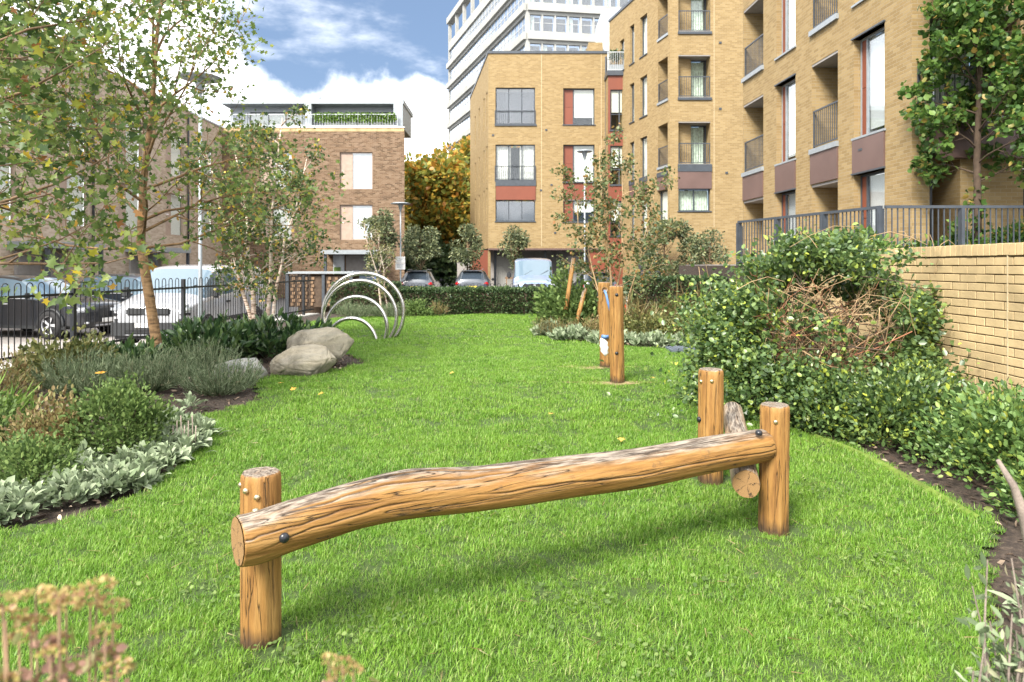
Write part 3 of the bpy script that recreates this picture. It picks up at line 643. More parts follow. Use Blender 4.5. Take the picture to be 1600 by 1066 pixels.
# --- middle building of buff brick, its front towards the garden
B = thing('apartment_building', 'buff brick block with dark undercroft, in front of the white tower', 'building', (-1.33, 38.5, GROUND))
z0B, z1B = 2.57, 13.55
fB = Facade(B, (-1.33, 38.5), (5.41, 38.5), z0B, z1B, 'buff_brick', [(.40, 2.63, 9.5, 11.63), (.40, 2.63, 4.09, 8.42), (4.22, 5.99, 9.54, 11.6), (4.22, 5.99, 4.05, 8.42)], 'front_wall', .22)
fB.window(.40, 2.63, 9.56, 11.63, 3, back=None, gl='sky_glass', inset=.10); fB.rail(.36, 2.67, 9.52, .82, -.03)
m = MB(); m.box(.36, 2.72, -.06, .10, 9.47, 9.56); fB.put(m, 'balcony_edge', 'charcoal_metal')
fB.window(.40, 2.63, 6.40, 8.42, 3, back='curtain', drop=.6, inset=.10); fB.rail(.36, 2.67, 6.40, .82, -.05)
fB.spandrel(.42, 2.66, 5.30, 6.38, 'red_panel', .05, .30)
fB.window(.40, 2.63, 4.09, 5.28, 3, back=None, gl='sky_glass', inset=.10)
fB.window(4.22, 5.99, 9.54, 11.6, 1, panel=.33, back='blind', drop=.8)
fB.window(4.22, 5.99, 6.30, 8.42, 1, panel=.33, back='blind', drop=1)
fB.spandrel(4.23, 5.98, 5.32, 6.28, 'red_panel', -.03)
fB.window(4.22, 5.99, 4.05, 5.30, 1, panel=.33, back='blind', drop=.55)
ops = []
for u in (3.2, 5.6, 8.2, 9.6):
    for z in (4.1, 6.5, 9.6): ops.append((u, u+.55, z, z+1.95))
ops = [o for o in ops]
fBs = Facade(B, (-3.0, 49.0), (-1.33, 38.5), z0B, z1B, 'buff_brick', ops, 'side_wall', .18)
for o in ops: fBs.window(*o[:4], 1, back='blind', sill=False)
for u in (2.98, 6.35):
    m = MB(); m.box(u, u+.03, -.004, .01, z0B+.1, z1B-.02); fB.put(m, 'movement_joint', 'efflorescence')
for u, z in ((3.2, 9.2), (3.5, 6.1), (2.9, 5.8), (3.7, 3.4), (.2, 8.9)): m = MB(); m.box(u, u+.12, -.03, .01, z, z+.09); fB.put(m, 'air_vent', 'charcoal_metal')
m = MB(); m.tube([(6.62, -.07, z0B-.1), (6.62, -.07, z1B-.2)], .05, 8); fB.put(m, 'rainwater_pipe', 'charcoal_metal')
m = MB(); m.box(-.06, 6.80, -.05, .35, z1B, z1B+.14); fB.put(m, 'coping', 'charcoal_metal')
m = MB(); m.box(-.03, fBs.L-.1, -.04, .35, z1B+.002, z1B+.142); fBs.put(m, 'coping', 'charcoal_metal')
solid(B, [(-1.29, 38.53), (5.38, 38.53), (5.4, 49), (-2.95, 49)], z1B-.5, z1B-.4, 'grey_metal', 'roof')
solid(B, [(-1.31, 38.53), (5.40, 38.53), (5.4, 49), (-2.98, 49)], z0B+.003, z0B+.12, 'soffit', 'soffit')
m = MB(); m.box(-.02, 6.76, -.03, .10, z0B-.10, z0B+.0); fB.put(m, 'soffit_edge', 'plum_panel')
fBu = Facade(B, (-3.4, 42.3), (6.2, 42.3), GROUND, z0B, 'soffit', (), 'undercroft_wall')
m = MB(); m.box(-1.1, -.05, -.4, 0, GROUND, z0B-.1); fB.put(m, 'plinth_wall', 'red_panel', (0, 1.0, 0))
m = MB(); m.box(-.05, .10, 0, .3, GROUND, z0B-.1); fB.put(m, 'pier', 'buff_brick', (0, .5, 0))
for x0, x1 in ((.45, 1.5), (4.6, 5.6)):
    m = MB()
    for k in range(9): m.box(x0+(x1-x0)*k/9, x0+(x1-x0)*(k+1)/9-.012, 0, .05, GROUND, 2.15)
    fB.put(m, 'garage_door', 'concrete_white', (0, 1.3, 0))
for x0 in (.28, 1.52, 3.2): m = MB(); m.box(x0, x0+.14, 1.2, 1.4, GROUND, z0B); fB.put(m, 'door_post', 'charcoal_metal')
m = MB(); m.box(5.7, 6.7, .1, .35, GROUND, z0B); fB.put(m, 'brick_pier', 'red_panel')
# link bay with red panels and a planted balcony on top
Lk = thing('glazed_stair_bay', 'narrow glazed bay with red panels between two buff brick blocks', 'building', (5.26, 37.4, GROUND))
fL = Facade(Lk, (5.26, 37.4), (6.45, 37.4), GROUND, 12.0, 'red_panel', [(.12, 1.12, 9.0, 11.24), (.12, 1.12, 6.0, 8.16), (.12, 1.12, 3.2, 5.14)], 'front_wall', .12)
Facade(Lk, (5.26, 39.0), (5.26, 37.4), GROUND, 12.0, 'buff_brick', (), 'side_wall')
for z, h in ((9.0, 2.24), (6.0, 2.16), (3.2, 1.94)): fL.window(.12, 1.12, z, z+h, 2, back='blind', drop=.55, transom=.4)
m = MB(); m.box(-.06, 1.2, -.1, 1.6, 12.0, 12.25); fL.put(m, 'roof_edge', 'charcoal_metal')
fL.rail(-.04, 1.16, 12.25, 1.05, -.06, .10, 'pale_metal')
m = MB(); m.box(.1, 1.1, .3, .7, 12.26, 12.7); fL.put(m, 'planter', 'grey_metal')
P = rng.uniform((5.4, 37.7, 13.0), (6.3, 38.1, 13.5), (500, 3)) - np.array([5.26, 37.4, 0]); P[:, 2] -= GROUND
link('planter_leaves', leafmesh('planter_leaves', P, rng.normal(size=P.shape)+(0, 0, .4), .13, 'oval'), 'leaf_hedge', Lk, kind='stuff')

# --- taller buff brick building behind, with corner loggias
Cb = thing('apartment_building', 'tall buff brick block with stacked corner loggias and green curtains', 'building', (7.4, 32.0, GROUND))
opsC = [(.40, 1.90, 12.52, 14.6, .8), (.40, 1.90, 9.43, 11.47, .8), (.40, 1.90, 6.3, 8.35, .8), (.40, 1.90, 4.15, 5.2)]
fC = Facade(Cb, (7.4, 32), (12.2, 32), GROUND, 15.6, 'buff_brick', opsC, 'front_wall', .25)
for i, (u0, u1, a, c, D) in enumerate(opsC[:3]):
    fC.loggia(u0, u1, a, c, .8, 2, 'green')
    m = MB(); m.box(u0-.03, u1+.06, -.06, .02, a-.08 if i < 2 else a-.30, a+.04); fC.put(m, 'balcony_edge', 'charcoal_metal')
fC.spandrel(.38, 1.95, 5.2, 6.0, 'plum_panel', .04)
fC.window(.40, 1.90, 4.15, 5.19, 2, back='green', inset=.16)
m = MB(); m.box(1.95, 4.6, -.012, .01, GROUND+.02, 3.3); fC.put(m, 'recessed_brick_panel', 'buff_brick', (0, -.004, 0))
ops = [(6.26, 7.30, 12.52, 14.6, 1.2), (6.26, 7.30, 9.43, 11.47, 1.2), (6.26, 7.30, 6.3, 8.35, 1.2), (6.26, 7.30, 3.2, 5.2, .5)]
for u0, u1 in ((4.20, 5.04), (2.90, 3.47)):
    for z in (12.3, 9.2, 6.1): ops.append((u0, u1, z, z+2.05))
    ops.append((u0, u1, 3.0, 5.0))
ops.append((1.55, 2.13, 12.3, 14.0))
fCs = Facade(Cb, (5.6, 39.3), (7.4, 32), GROUND, 15.6, 'buff_brick', ops, 'side_wall', .2)
for k, o in enumerate(ops):
    if k < 3:
        m = MB(); m.box(o[0]-.03, o[1]+.05, -.05, .06, o[2]-.06, o[2]+.05); fCs.put(m, 'balcony_edge', 'grey_metal'); fCs.rail(o[0], o[1], o[2]+.04, .95, .02)
        fCs.window(o[0]+.3, o[1]-.01, o[2]+.05, o[3], 1, inset=1.05, back='green', sill=False)
    else: fCs.window(*o[:4], 1, back='blind', drop=1.0 if k % 3 else .8)
for u0, u1 in ((6.24, 7.3), (4.18, 5.06), (2.88, 3.49)): fCs.spandrel(u0, u1, 5.22, 6.08, 'plum_panel', .03, .22)
for i, u in enumerate((4.0, 4.9, 6.0)):
    m = MB(); m.box(u, u+.6, -.03, .05, GROUND, 2.0); fCs.put(m, 'door', 'charcoal_metal')
m = MB(); m.box(2.06, 2.085, -.004, .01, 3.4, 15.5); fC.put(m, 'movement_joint', 'efflorescence')
for u, z in ((2.3, 8.9), (2.3, 12.0), (2.6, 5.9)): m = MB(); m.box(u, u+.12, -.03, .01, z, z+.09); fC.put(m, 'air_vent', 'charcoal_metal')
m = MB(); m.box(-.04, 4.8, -.05, .3, 15.6, 15.74); fC.put(m, 'coping', 'charcoal_metal')
m = MB(); m.box(-.04, 7.50, -.05, .3, 15.602, 15.742); fCs.put(m, 'coping', 'charcoal_metal')
solid(Cb, [(5.7, 39.2), (7.45, 32.05), (12.2, 32.05), (12.2, 39.2)], 15.0, 15.1, 'grey_metal', 'roof')
solid(Cb, [(5.5, 41.5), (9, 41.5), (9, 45), (5.5, 45)], 12.0, 17.2, 'pale_metal', 'penthouse')
solid(Cb, [(4.6, 41.0), (5.45, 41.0), (5.45, 45), (4.6, 45)], 12.0, 15.0, 'buff_brick', 'stair_head')

# --- near right building, long side to the garden
D = thing('apartment_building', 'near buff brick block with plum panels rising behind the terrace railing', 'building', (8.08, 13.8, 1.6))
opsD = []
for z in (4.55, 7.65, 10.75):
    opsD += [(.05, 1.6, z, z+2.3, 1.4), (2.5, 3.7, z, z+2.3), (4.6, 5.9, z, z+2.3, 1.4), (6.6, 7.8, z, z+2.3)]
opsD += [(.05, 1.6, 1.66, 3.7, 1.4), (2.5, 3.7, 1.66, 3.7), (4.6, 5.9, 1.66, 3.7, 1.4), (6.6, 7.8, 1.66, 3.7)]
fD = Facade(D, (7.61, 22.5), (8.08, 13.8), 1.5, 15.0, 'buff_brick', opsD, 'garden_wall', .26)
for i, o in enumerate(opsD):
    lo = len(o) > 4; ground = i >= 12
    if lo:
        m = MB(); m.box(o[0]+.003, o[1]-.003, .01, 1.39, o[3]-.06, o[3]-.004); fD.put(m, 'soffit_panel', 'soffit')
        if ground: q = MB(); q.box(o[0]+.003, o[1]-.003, 1.33, 1.40, o[2]+.01, o[3]-.06); fD.put(q, 'loggia_back_wall', 'buff_brick')
        else:
            fD.window(o[0]+.004, o[1]-.5, o[2]+.08, o[3]-.06, 1, inset=1.28, back='curtain', drop=1, sill=False)
            q = MB(); q.box(o[1]-.498, o[1]-.004, 1.28, 1.34, o[2]+.06, o[3]-.06); fD.put(q, 'loggia_back_wall', 'buff_brick')
            fD.rail(o[0]+.01, o[1]-.01, o[2]+.09, 1.0, .03, .10)
            q = MB(); q.box(o[0]-.03, o[1]+.04, -.07, 1.39, o[2]-.05, o[2]+.08); fD.put(q, 'balcony_slab', 'grey_metal')
            q = MB(); q.tube([(o[1]-.55, 1.15, o[3]-.08), (o[1]-.62, 1.15, o[3]-.35), (o[1]-.62, 1.15, o[2]+.1)], .04, 8); fD.put(q, 'rainwater_pipe', 'black_paint')
    else:
        fD.window(*o[:4], 1, panel=.22, pmat='red_panel', gl='sky_glass', back='blind', drop=.95, inset=.16, fr='charcoal_metal' if ground else 'grey_metal')
        m = MB(); m.box(o[0]-.05, o[1]+.03, -.05, .15, o[3], o[3]+.035); fD.put(m, 'lintel_edge', 'charcoal_metal')
for u0, u1 in ((.05, 1.6), (2.48, 3.72), (4.58, 5.92), (6.58, 7.82)): 
    sp = fD.spandrel(u0, u1, 3.72, 4.50, 'plum_panel', .035)
m = MB(); m.box(6.85, 7.0, -.045, -.034, 4.22, 4.27); fD.put(m, 'air_vent', 'charcoal_metal')
opsE = [(.36, 2.2, 4.55, 6.75, 1.5), (.36, 2.2, 7.65, 9.85, 1.5), (.36, .98, 1.66, 3.74, 1.3), (2.25, 4.4, 1.66, 3.74, 1.3), (2.9, 4.4, 4.55, 6.75)]
fE = Facade(D, (8.08, 13.8), (14.2, 13.8), 1.5, 15.0, 'buff_brick', opsE, 'end_wall', .26)
for i, o in enumerate(opsE):
    if i < 2:
        m = MB(); m.box(o[0]+.003, o[1]-.003, .01, 1.49, o[3]-.06, o[3]-.004); fE.put(m, 'soffit_panel', 'soffit')
        q = MB(); q.box(o[0]+.004, o[0]+.7, 1.40, 1.48, o[2]+.06, o[3]-.06); fE.put(q, 'loggia_back_wall', 'buff_brick')
        fE.window(o[0]+.704, o[1]-.004, o[2]+.08, o[3]-.06, 2, inset=1.38, back='blind', sill=False)
        q = MB(); q.box(o[0]-.3, o[1]+.1, -.10, 1.49, o[2]-.06, o[2]+.06); fE.put(q, 'balcony_slab', 'grey_metal')
        fE.rail(o[0]-.28, o[1]+.08, o[2]+.06, 1.0, -.08, .10)
        q = MB(); q.tube([(o[0]+.45, 1.3, o[3]-.1), (o[0]+.36, 1.3, o[3]-.5), (o[0]+.36, 1.3, o[2]+.1)], .045, 8); fE.put(q, 'rainwater_pipe', 'black_paint')
    elif i < 4:
        q = MB(); q.box(o[0]+.004, o[1]-.004, 1.2, 1.28, o[2], o[3]-.02); fE.put(q, 'loggia_back_wall', 'buff_brick' if i == 2 else 'interior')
    else: fE.window(*o[:4], 2, back='blind')
m = MB(); m.box(.30, 2.3, -.14, -.002, 3.76, 4.48); fE.put(m, 'balcony_front_panel', 'plum_panel')
m = MB(); m.tube([(.42, .10, 1.6), (.42, .10, 3.1), (.52, .2, 3.4), (.52, .3, 3.7)], .05, 8); fE.put(m, 'rainwater_pipe', 'black_paint')
solid(D, [(7.7, 22.4), (8.15, 13.9), (14.2, 13.9), (14.2, 22.4)], 14.6, 14.7, 'grey_metal', 'roof')
Facade(D, (12.0, 22.5), (7.61, 22.5), 1.5, 15.0, 'buff_brick', (), 'far_wall')

# --- brown brick building on the left: end face to the garden, long wing along the car park
A = thing('apartment_building', 'brown brick block with grey roof storey beyond the car park', 'building', (-17, 40, GROUND))
opsA = [(6.91, 8.83, 6.06, 8.24), (6.91, 8.83, 3.1, 5.16), (2.2, 4.1, 6.06, 8.24), (2.2, 4.1, 3.1, 5.16)]
fA = Facade(A, (-17, 40), (-6.3, 40), GROUND, 9.45, 'brown_brick', opsA, 'front_wall', .16)
for o in opsA: fA.window(*o, 1, panel=.37, pmat='beige_panel', back='blind', drop=1, gl='sky_glass', sill=False, fr='beige_panel')
m = MB()
for k in range(95): m.box(k*.1125+.004, k*.1125+.106, -.012, .1, 9.45, 9.66)
fA.put(m, 'soldier_course', 'loose_brick')['kind'] = 'stuff'
m = MB(); m.box(-.02, 10.72, -.04, .3, 9.662, 9.74); fA.put(m, 'coping', 'pale_metal')
Facade(A, (-6.3, 40), (-8.0, 50.5), GROUND, 9.66, 'brown_brick', (), 'side_wall')
opsR = [(5.6, 6.7, 9.9, 10.85), (6.9, 9.9, 9.9, 10.85), (1.2, 4.4, 9.9, 10.85)]
fR = Facade(A, (-17, 41.2), (-6.6, 41.2), 9.66, 11.45, 'grey_metal', opsR, 'roof_storey_wall', .12)
for o, c in zip(opsR, (1, 4, 3)): fR.window(*o, c, back='blind', sill=False, fr='charcoal_metal')
m = MB(); m.box(-.2, 10.6, -.9, 3.0, 11.15, 11.42); fR.put(m, 'roof_canopy', 'grey_metal')
m = MB(); m.box(10.0, 10.55, -.9, 2.5, 9.75, 11.148); fR.put(m, 'end_panel', 'grey_metal')
m = MB(); m.box(4.75, 5.15, -.9, .0, 9.75, 11.148); fR.put(m, 'dividing_panel', 'grey_metal')
fA.rail(.2, 10.3, 9.74, .75, .05, .16, 'pale_metal')
m = MB(); m.box(5.45, 5.5, .12, .17, 9.74, 10.25); m.box(10.1, 10.15, .12, .17, 9.74, 10.25); fA.put(m, 'screen_post', 'charcoal_metal')
P = rng.uniform((5.4, .10, 10.06), (10.15, .16, 10.52), (2600, 3)); P[:, 2] -= GROUND
P[:, 2] += 0; o = link('hedge_screen', leafmesh('hedge_screen', P-np.array([0, 0, 0]), rng.normal(size=P.shape), .14, 'round', upbias=0), 'leaf_bright', A, kind='stuff')
o.matrix_local = Matrix.Translation((0, 0, 0)) @ Matrix.Translation((0, 0, 0))
m = MB(); m.tube([(5.4, 1.2, 11.4), (5.4, 1.2, 12.0)], .07, 8); m.tube([(5.1, 1.2, 11.4), (5.1, 1.2, 11.75)], .06, 8); fA.put(m, 'flue', 'grey_metal')
# entrance porch
m = MB(); m.box(6.2, 9.5, -1.5, 0, 2.24, 2.48); fA.put(m, 'porch_roof', 'grey_metal')
for q in (6.35, 9.25): m = MB(); m.box(q, q+.15, -1.4, -1.25, GROUND, 2.24); fA.put(m, 'porch_post', 'charcoal_metal')
m = MB(); m.box(7.3, 9.2, -.10, -.02, GROUND, 2.2); fA.put(m, 'entrance_door', 'soffit')
m = MB(); m.box(6.55, 7.2, -.12, -.02, GROUND, 2.2); fA.put(m, 'side_screen', 'pale_metal')
m = MB(); m.box(6.6, 7.0, -.15, -.122, .9, 1.5); fA.put(m, 'notice_board', 'leaf_bright')
opsW = []
for u in (1.5, 5.5, 9.5, 13.5, 17.5, 21.5, 25.0):
    for z in (3.1, 6.06): opsW.append((u, u+1.9, z, z+2.1))
fW = Facade(A, (-17, 12), (-17, 40), GROUND, 9.66, 'pale_lifted_brick', opsW, 'wing_wall', .16)
for o in opsW: fW.window(*o, 1, panel=.37, pmat='beige_panel', back='blind', drop=1, gl='window_glass', sill=False, fr='beige_panel')
m = MB(); m.box(-.05, 28, -.05, .3, 9.66, 9.75); fW.put(m, 'coping', 'pale_metal')
for u in (4, 11, 18):
    m = MB(); m.box(u, u+3.2, -1.4, 0, 2.2, 2.42); fW.put(m, 'porch_roof', 'grey_metal')
    
    for q in (.3, 1.7): m = MB(); m.box(u+q, u+q+1.2, -.08, .02, GROUND, 2.1); fW.put(m, 'door', 'soffit')
    
    for q in (.05, 3.03): m = MB(); m.box(u+q, u+q+.12, -1.35, -1.23, GROUND, 2.2); fW.put(m, 'porch_post', 'charcoal_metal')
for u in (8.5, 15.6, 23.7):
    m = MB(); m.tube([(u, -.08, GROUND), (u, -.08, 9.5)], .05, 8); fW.put(m, 'rainwater_pipe', 'black_paint')
Facade(A, (-26, 12), (-17, 12), GROUND, 9.66, 'brown_brick', (), 'gable_wall')

# --- white office tower far behind
T = thing('office_tower', 'tall white concrete office tower with ribbon windows behind the flats', 'building', (1.7, 83, GROUND))
ZT = 40.6; rows = [ZT-3.5*(k+1) for k in range(11)]
fT = Facade(T, (1.7, 83), (21, 86), GROUND, 44, 'concrete_white', [(0.5+1.62*k, 0.5+1.62*k+1.42, z+.1, z+2.1) for z in rows[:6] for k in range(11)], 'front_wall', .35)
for z in rows[:6]:
    for k in range(11):
        m = MB(); w = 1.42; m.box(0, .07, 0, .06, 0, 2.0); m.box(w-.07, w, 0, .06, 0, 2.0); m.box(.07, w-.07, 0, .06, 1.05, 1.12); m.box(.07, w-.07, 0, .06, 0, .06); m.box(.07, w-.07, 0, .06, 1.94, 2.0)
        wn = fT.put(m, 'window', 'white_render', (0.5+1.62*k, .22, z+.1))
        for a, c in ((.06, 1.05), (1.12, 1.94)): q = MB(); q.box(.07, w-.07, .02, .03, a, c); fT.put(q, 'pane', 'sky_glass', parent=wn)
        if (k*7+int(z)) % 3 == 0: q = MB(); q.box(.07, .6, .25, .27, .06, 1.94); fT.put(q, 'curtain', 'curtain_green', parent=wn)
        q = MB(); q.box(.01, w-.01, .9, .95, .0, 2.0); fT.put(q, 'room_back', 'interior', parent=wn)
LT = math.dist((-11.2, 120), (1.7, 83))
fT2 = Facade(T, (-11.2, 120), (1.7, 83), GROUND, ZT, 'concrete_white', [(0.3, LT-.4, z+.1, z+2.1) for z in rows], 'side_wall', .35)
for z in rows:
    m = MB(); nb = 27
    for k in range(nb+1): x = .3+(LT-.7)*k/nb; m.box(x-.05, x+.05, 0, .12, z+.1, z+2.1)
    m.box(.3, LT-.4, .02, .1, z+1.1, z+1.2); wn = fT2.put(m, 'window_band', 'white_render', (0, .2, 0))
    q = MB(); q.box(.3, LT-.4, .05, .07, z+.1, z+2.1); q.box(.3, LT-.4, 1.2, 1.3, z+.1, z+2.1); fT2.put(q, 'glazing', 'sky_glass', parent=wn)
    q = MB(); q.box(-.15, LT+.1, -.35, .02, z-1.0, z-.12); fT2.put(q, 'spandrel_band', 'concrete_white')
    q = MB(); q.box(.2, 19, -.35, .02, z-1.0, z-.12); fT.put(q, 'spandrel_band', 'concrete_white')
m = MB()
for k in range(9): x = .2+(LT-.6)*k/8; m.box(x-.25, x+.25, 0, .5, ZT, 44)
m.box(-.2, LT+.2, -.3, .9, 44, 45); m.box(-.1, LT, 3, 3.4, ZT, 44); fT2.put(m, 'roof_frame', 'concrete_white')

# ------------------------------------------------------------------ terrace, retaining wall, railings
TER = [(4.28, -1.0), (15.5, -1.0), (15.5, 13.78), (8.2, 13.78), (7.7, 22.5), (5.5, 22.5), (5.32, 17.0), (4.5, 11.2), (4.28, 10.6)]
m = MB(); m.prism(TER, GROUND, 1.60); structure(build(m, 'terrace', 'soil'))
m = MB(); m.prism([(6.9, 12.62), (15.4, 12.62), (15.4, 13.79), (8.16, 13.79), (7.7, 22.4), (5.7, 22.4), (5.75, 17.0)], 1.60, 1.625); structure(build(m, 'terrace_paving', 'paving'))
W = thing('retaining_wall', 'buff brick garden retaining wall with brick-on-edge coping below the railing', 'wall', (4.1, 4.9, 0))
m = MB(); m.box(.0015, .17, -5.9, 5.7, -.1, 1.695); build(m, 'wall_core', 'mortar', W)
bm = bmesh.new(); bmesh.ops.create_cube(bm, size=1.0); bmesh.ops.scale(bm, vec=(.05, .2155, .0655), verts=bm.verts); bmesh.ops.bevel(bm, geom=bm.edges[:], offset=.003, segments=1, affect='EDGES')
brick_me = bpy.data.meshes.new('brick'); bm.to_mesh(brick_me); bm.free(); brick_me.materials.append(MATS['loose_brick'])
bm = bmesh.new(); bmesh.ops.create_cube(bm, size=1.0); bmesh.ops.scale(bm, vec=(.215, .066, .10), verts=bm.verts); bmesh.ops.bevel(bm, geom=bm.edges[:], offset=.003, segments=1, affect='EDGES')
cop_me = bpy.data.meshes.new('coping_brick'); bm.to_mesh(cop_me); bm.free(); cop_me.materials.append(MATS['loose_brick'])
rest = MB(); cnt = 0
for r in range(22):
    z = .06+.075*r; off = .1125 if r % 2 else 0
    for k in range(-26, 26):
        y = k*.225+off
        if y < -5.8 or y > 5.6: continue
        if -.15 < y < 2.55 and r >= 3 and cnt < 262:
            o = link('brick', brick_me, None, W, (.025-.004+random.uniform(-.0022, .0022), y+random.uniform(-.002, .002), z+random.uniform(-.0015, .0015)), (random.uniform(-.006, .006), 0, random.uniform(-.008, .008))); cnt += 1
        else: rest.box(-.004, .045, y-.107, y+.107, z-.0327, z+.0327)
for k in range(-77, 75):
    y = k*.075
    if -.1 < y < 2.6: link('coping_brick', cop_me, None, W, (.095+random.uniform(-.003, .003), y, 1.735+random.uniform(-.002, .002)))
    else: rest.box(-.012, .20, y-.033, y+.033, 1.698, 1.785)
build(rest, 'brickwork', 'loose_brick', W, kind='stuff')
m = MB(); m.box(-.0065, .01, .738, .748, .05, 1.69); build(m, 'movement_joint', 'efflorescence', W)
R = thing('terrace_railing', 'black metal railing with upright bars along the brick terrace', 'railing', (6.8, 12.5, 1.6))
bal = MB().box(-.009, .009, -.009, .009, .08, 1.045).mesh('baluster'); bal.materials.append(MATS['charcoal_metal'])
pst = MB().box(-.03, .03, -.06, .06, 0, 1.046).mesh('post'); pst.materials.append(MATS['charcoal_metal'])
def run(p, q, step=.105, every=14):
    p, q = Vector((*p, 0)), Vector((*q, 0)); d = q-p; L = d.length; a = math.atan2(d.y, d.x); n = int(L/step)
    for k in range(n+1):
        c = p+d*(k/n)-Vector((6.8, 12.5, 0))
        if k % every == 0: link('post', pst, None, R, c, (0, 0, a))
        else: link('baluster', bal, None, R, c, (0, 0, a))
    c = p+d*.5-Vector((6.8, 12.5, 0))
    for z0, z1, w in ((1.048, 1.10, .03), (.055, .085, .015)): m = MB(); m.box(-L/2-.02, L/2+.02, -w, w, z0, z1); build(m, 'rail', 'charcoal_metal', R, c, (0, 0, a))
run((11.2, 12.5), (6.85, 12.5)); run((6.78, 12.56), (5.60, 16.85)); run((5.62, 16.92), (6.6, 19.6))

# low boundary wall and hoop-top fence beside the car park
BW = thing('boundary_wall', 'low brick wall with pale coping under the hoop-top fence', 'wall', (-6.6, 8.8, 0))
a = math.atan2(FENCE_B[1]-FENCE_A[1], FENCE_B[0]-FENCE_A[0]); Lf = math.dist(FENCE_A, FENCE_B)
m = MB(); m.box(0, Lf, -.12, .10, -.5, .18); o = build(m, 'wall_brickwork', 'buff_brick', BW, (FENCE_A[0]+6.6, FENCE_A[1]-8.8, 0), (0, 0, a))
m = MB(); x = 0
while x < Lf-.1: m.box(x+.003, min(x+.6, Lf)-.003, -.17, .15, .183, .265); x += .6
build(m, 'coping', 'concrete', BW, (FENCE_A[0]+6.6, FENCE_A[1]-8.8, 0), (0, 0, a))
def hoopmesh(w, h):
    m = MB(); pts = [(-w/2, 0, .06), (-w/2, 0, h-w/2)]
    for k in range(1, 8): t = math.pi*k/8; pts.append((-w/2*math.cos(t), 0, h-w/2+w/2*math.sin(t)))
    pts += [(w/2, 0, h-w/2), (w/2, 0, .06)]; m.tube(pts, .0075, 5); return m.mesh('hoop')
hoop = hoopmesh(.105, 1.10); hoop.materials.append(MATS['black_paint'])
fpost = MB().box(-.03, .03, -.03, .03, 0, 1.08).mesh('post'); fpost.materials.append(MATS['black_paint'])
def hoopfence(label, p, q, z, every=14):
    F_ = thing('hoop_fence', label, 'fence', (p[0], p[1], z)); d = Vector((q[0]-p[0], q[1]-p[1], 0)); L = d.length; a = math.atan2(d.y, d.x); n = int(L/.2); F_.rotation_euler = (0, 0, a)
    for k in range(n): link('post' if k % every == 0 else 'hoop', fpost if k % every == 0 else hoop, None, F_, (.1+k*.2, 0, 0))
    for zz in (.10, .90): m = MB(); m.box(0, L, -.012, .012, zz, zz+.035); build(m, 'rail', 'black_paint', F_)
    return F_
hoopfence('black hoop-top fence on the low wall in front of the parked cars', (fx(7.2), 7.2), (fx(19.1), 19.1), .265)
hoopfence('black hoop-top fence running behind the long clipped hedge', (-5.5, 20.7), (8.2, 20.7), -.05)

# ------------------------------------------------------------------ log balance beam
def logpost(name, parent, x, y, r, h, zb, seed, tilt=0.0):
    rs = np.random.default_rng(seed); n = 132; hs = [-.25, -.02, 0, .02, .05, .09]+[.13+.0392*k for k in range(22)]+[.985, 1.0]; CK = [(rs.uniform(0, 6.28), rs.uniform(-.25, .25), rs.uniform(.0, .55), rs.uniform(.6, 1.05), rs.uniform(.05, .11)) for _ in range(2)]; SP = []
    V = []; ph = rs.uniform(0, 6, 4)
    for i, q in enumerate(hs):
        z = q*h if q > 0 else q
        for j in range(n):
            t = 2*math.pi*j/n; rr = r*(1+.03*math.sin(2*t+ph[0]+z*1.5)+.018*math.sin(5*t+ph[1])+.012*math.sin(9*t+ph[2]+z*3)+rs.normal(0, .0022))
            sp = 0.0
            for (t0, dr, q0, q1, dp) in CK:
                if q0 < q < q1:
                    da = (t-t0-dr*q-.06*math.sin(q*14+t0*3)+math.pi) % (2*math.pi)-math.pi; sp = max(sp, max(0, 1-abs(da)/.05)*min(1, (q-q0)*8, (q1-q)*8+.3))
            rr *= 1-.09*sp; SP.append(sp)
            if q >= 1.0: rr *= .90
            elif q > .97: rr *= .975
            if q == .0: rr *= 1.01
            V.append((rr*math.cos(t)+tilt*z, rr*math.sin(t), z))
    L = []; T_ = []
    for i in range(len(hs)-1):
        for j in range(n): a = i*n+j; b_ = i*n+(j+1) % n; L += [a, b_, b_+n, a+n]; T_.append(4)
    L += list(range((len(hs)-1)*n, len(hs)*n)); T_.append(n)
    me = fastmesh(name, V, L, T_, True); me.polygons[-1].use_smooth = False
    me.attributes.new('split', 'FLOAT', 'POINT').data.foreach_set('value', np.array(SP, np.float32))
    return link(name, me, 'timber_post', parent, (x, y, zb))
def bolt(parent, p, d, mat='bolt_black', r=.02):
    m = MB(); m.lathe([(0, r*.62), (r*.5, r*.55), (r*.9, r*.25), (r, 0.0), (r, -.012)], 14, 'z')
    o = build(m, 'bolt', mat, parent, p); o.rotation_euler = Vector(d).to_track_quat('Z', 'Y').to_euler(); return o
BB = thing('log_balance_beam', 'weathered orange log balance beam on round posts across the lawn', 'balance beam', (0, 0, 0))
for i, (x, y, r, h) in enumerate(POSTS): logpost('post', BB, x, y, r, h, gz(y), 40+i, (0, .012, .006)[i])
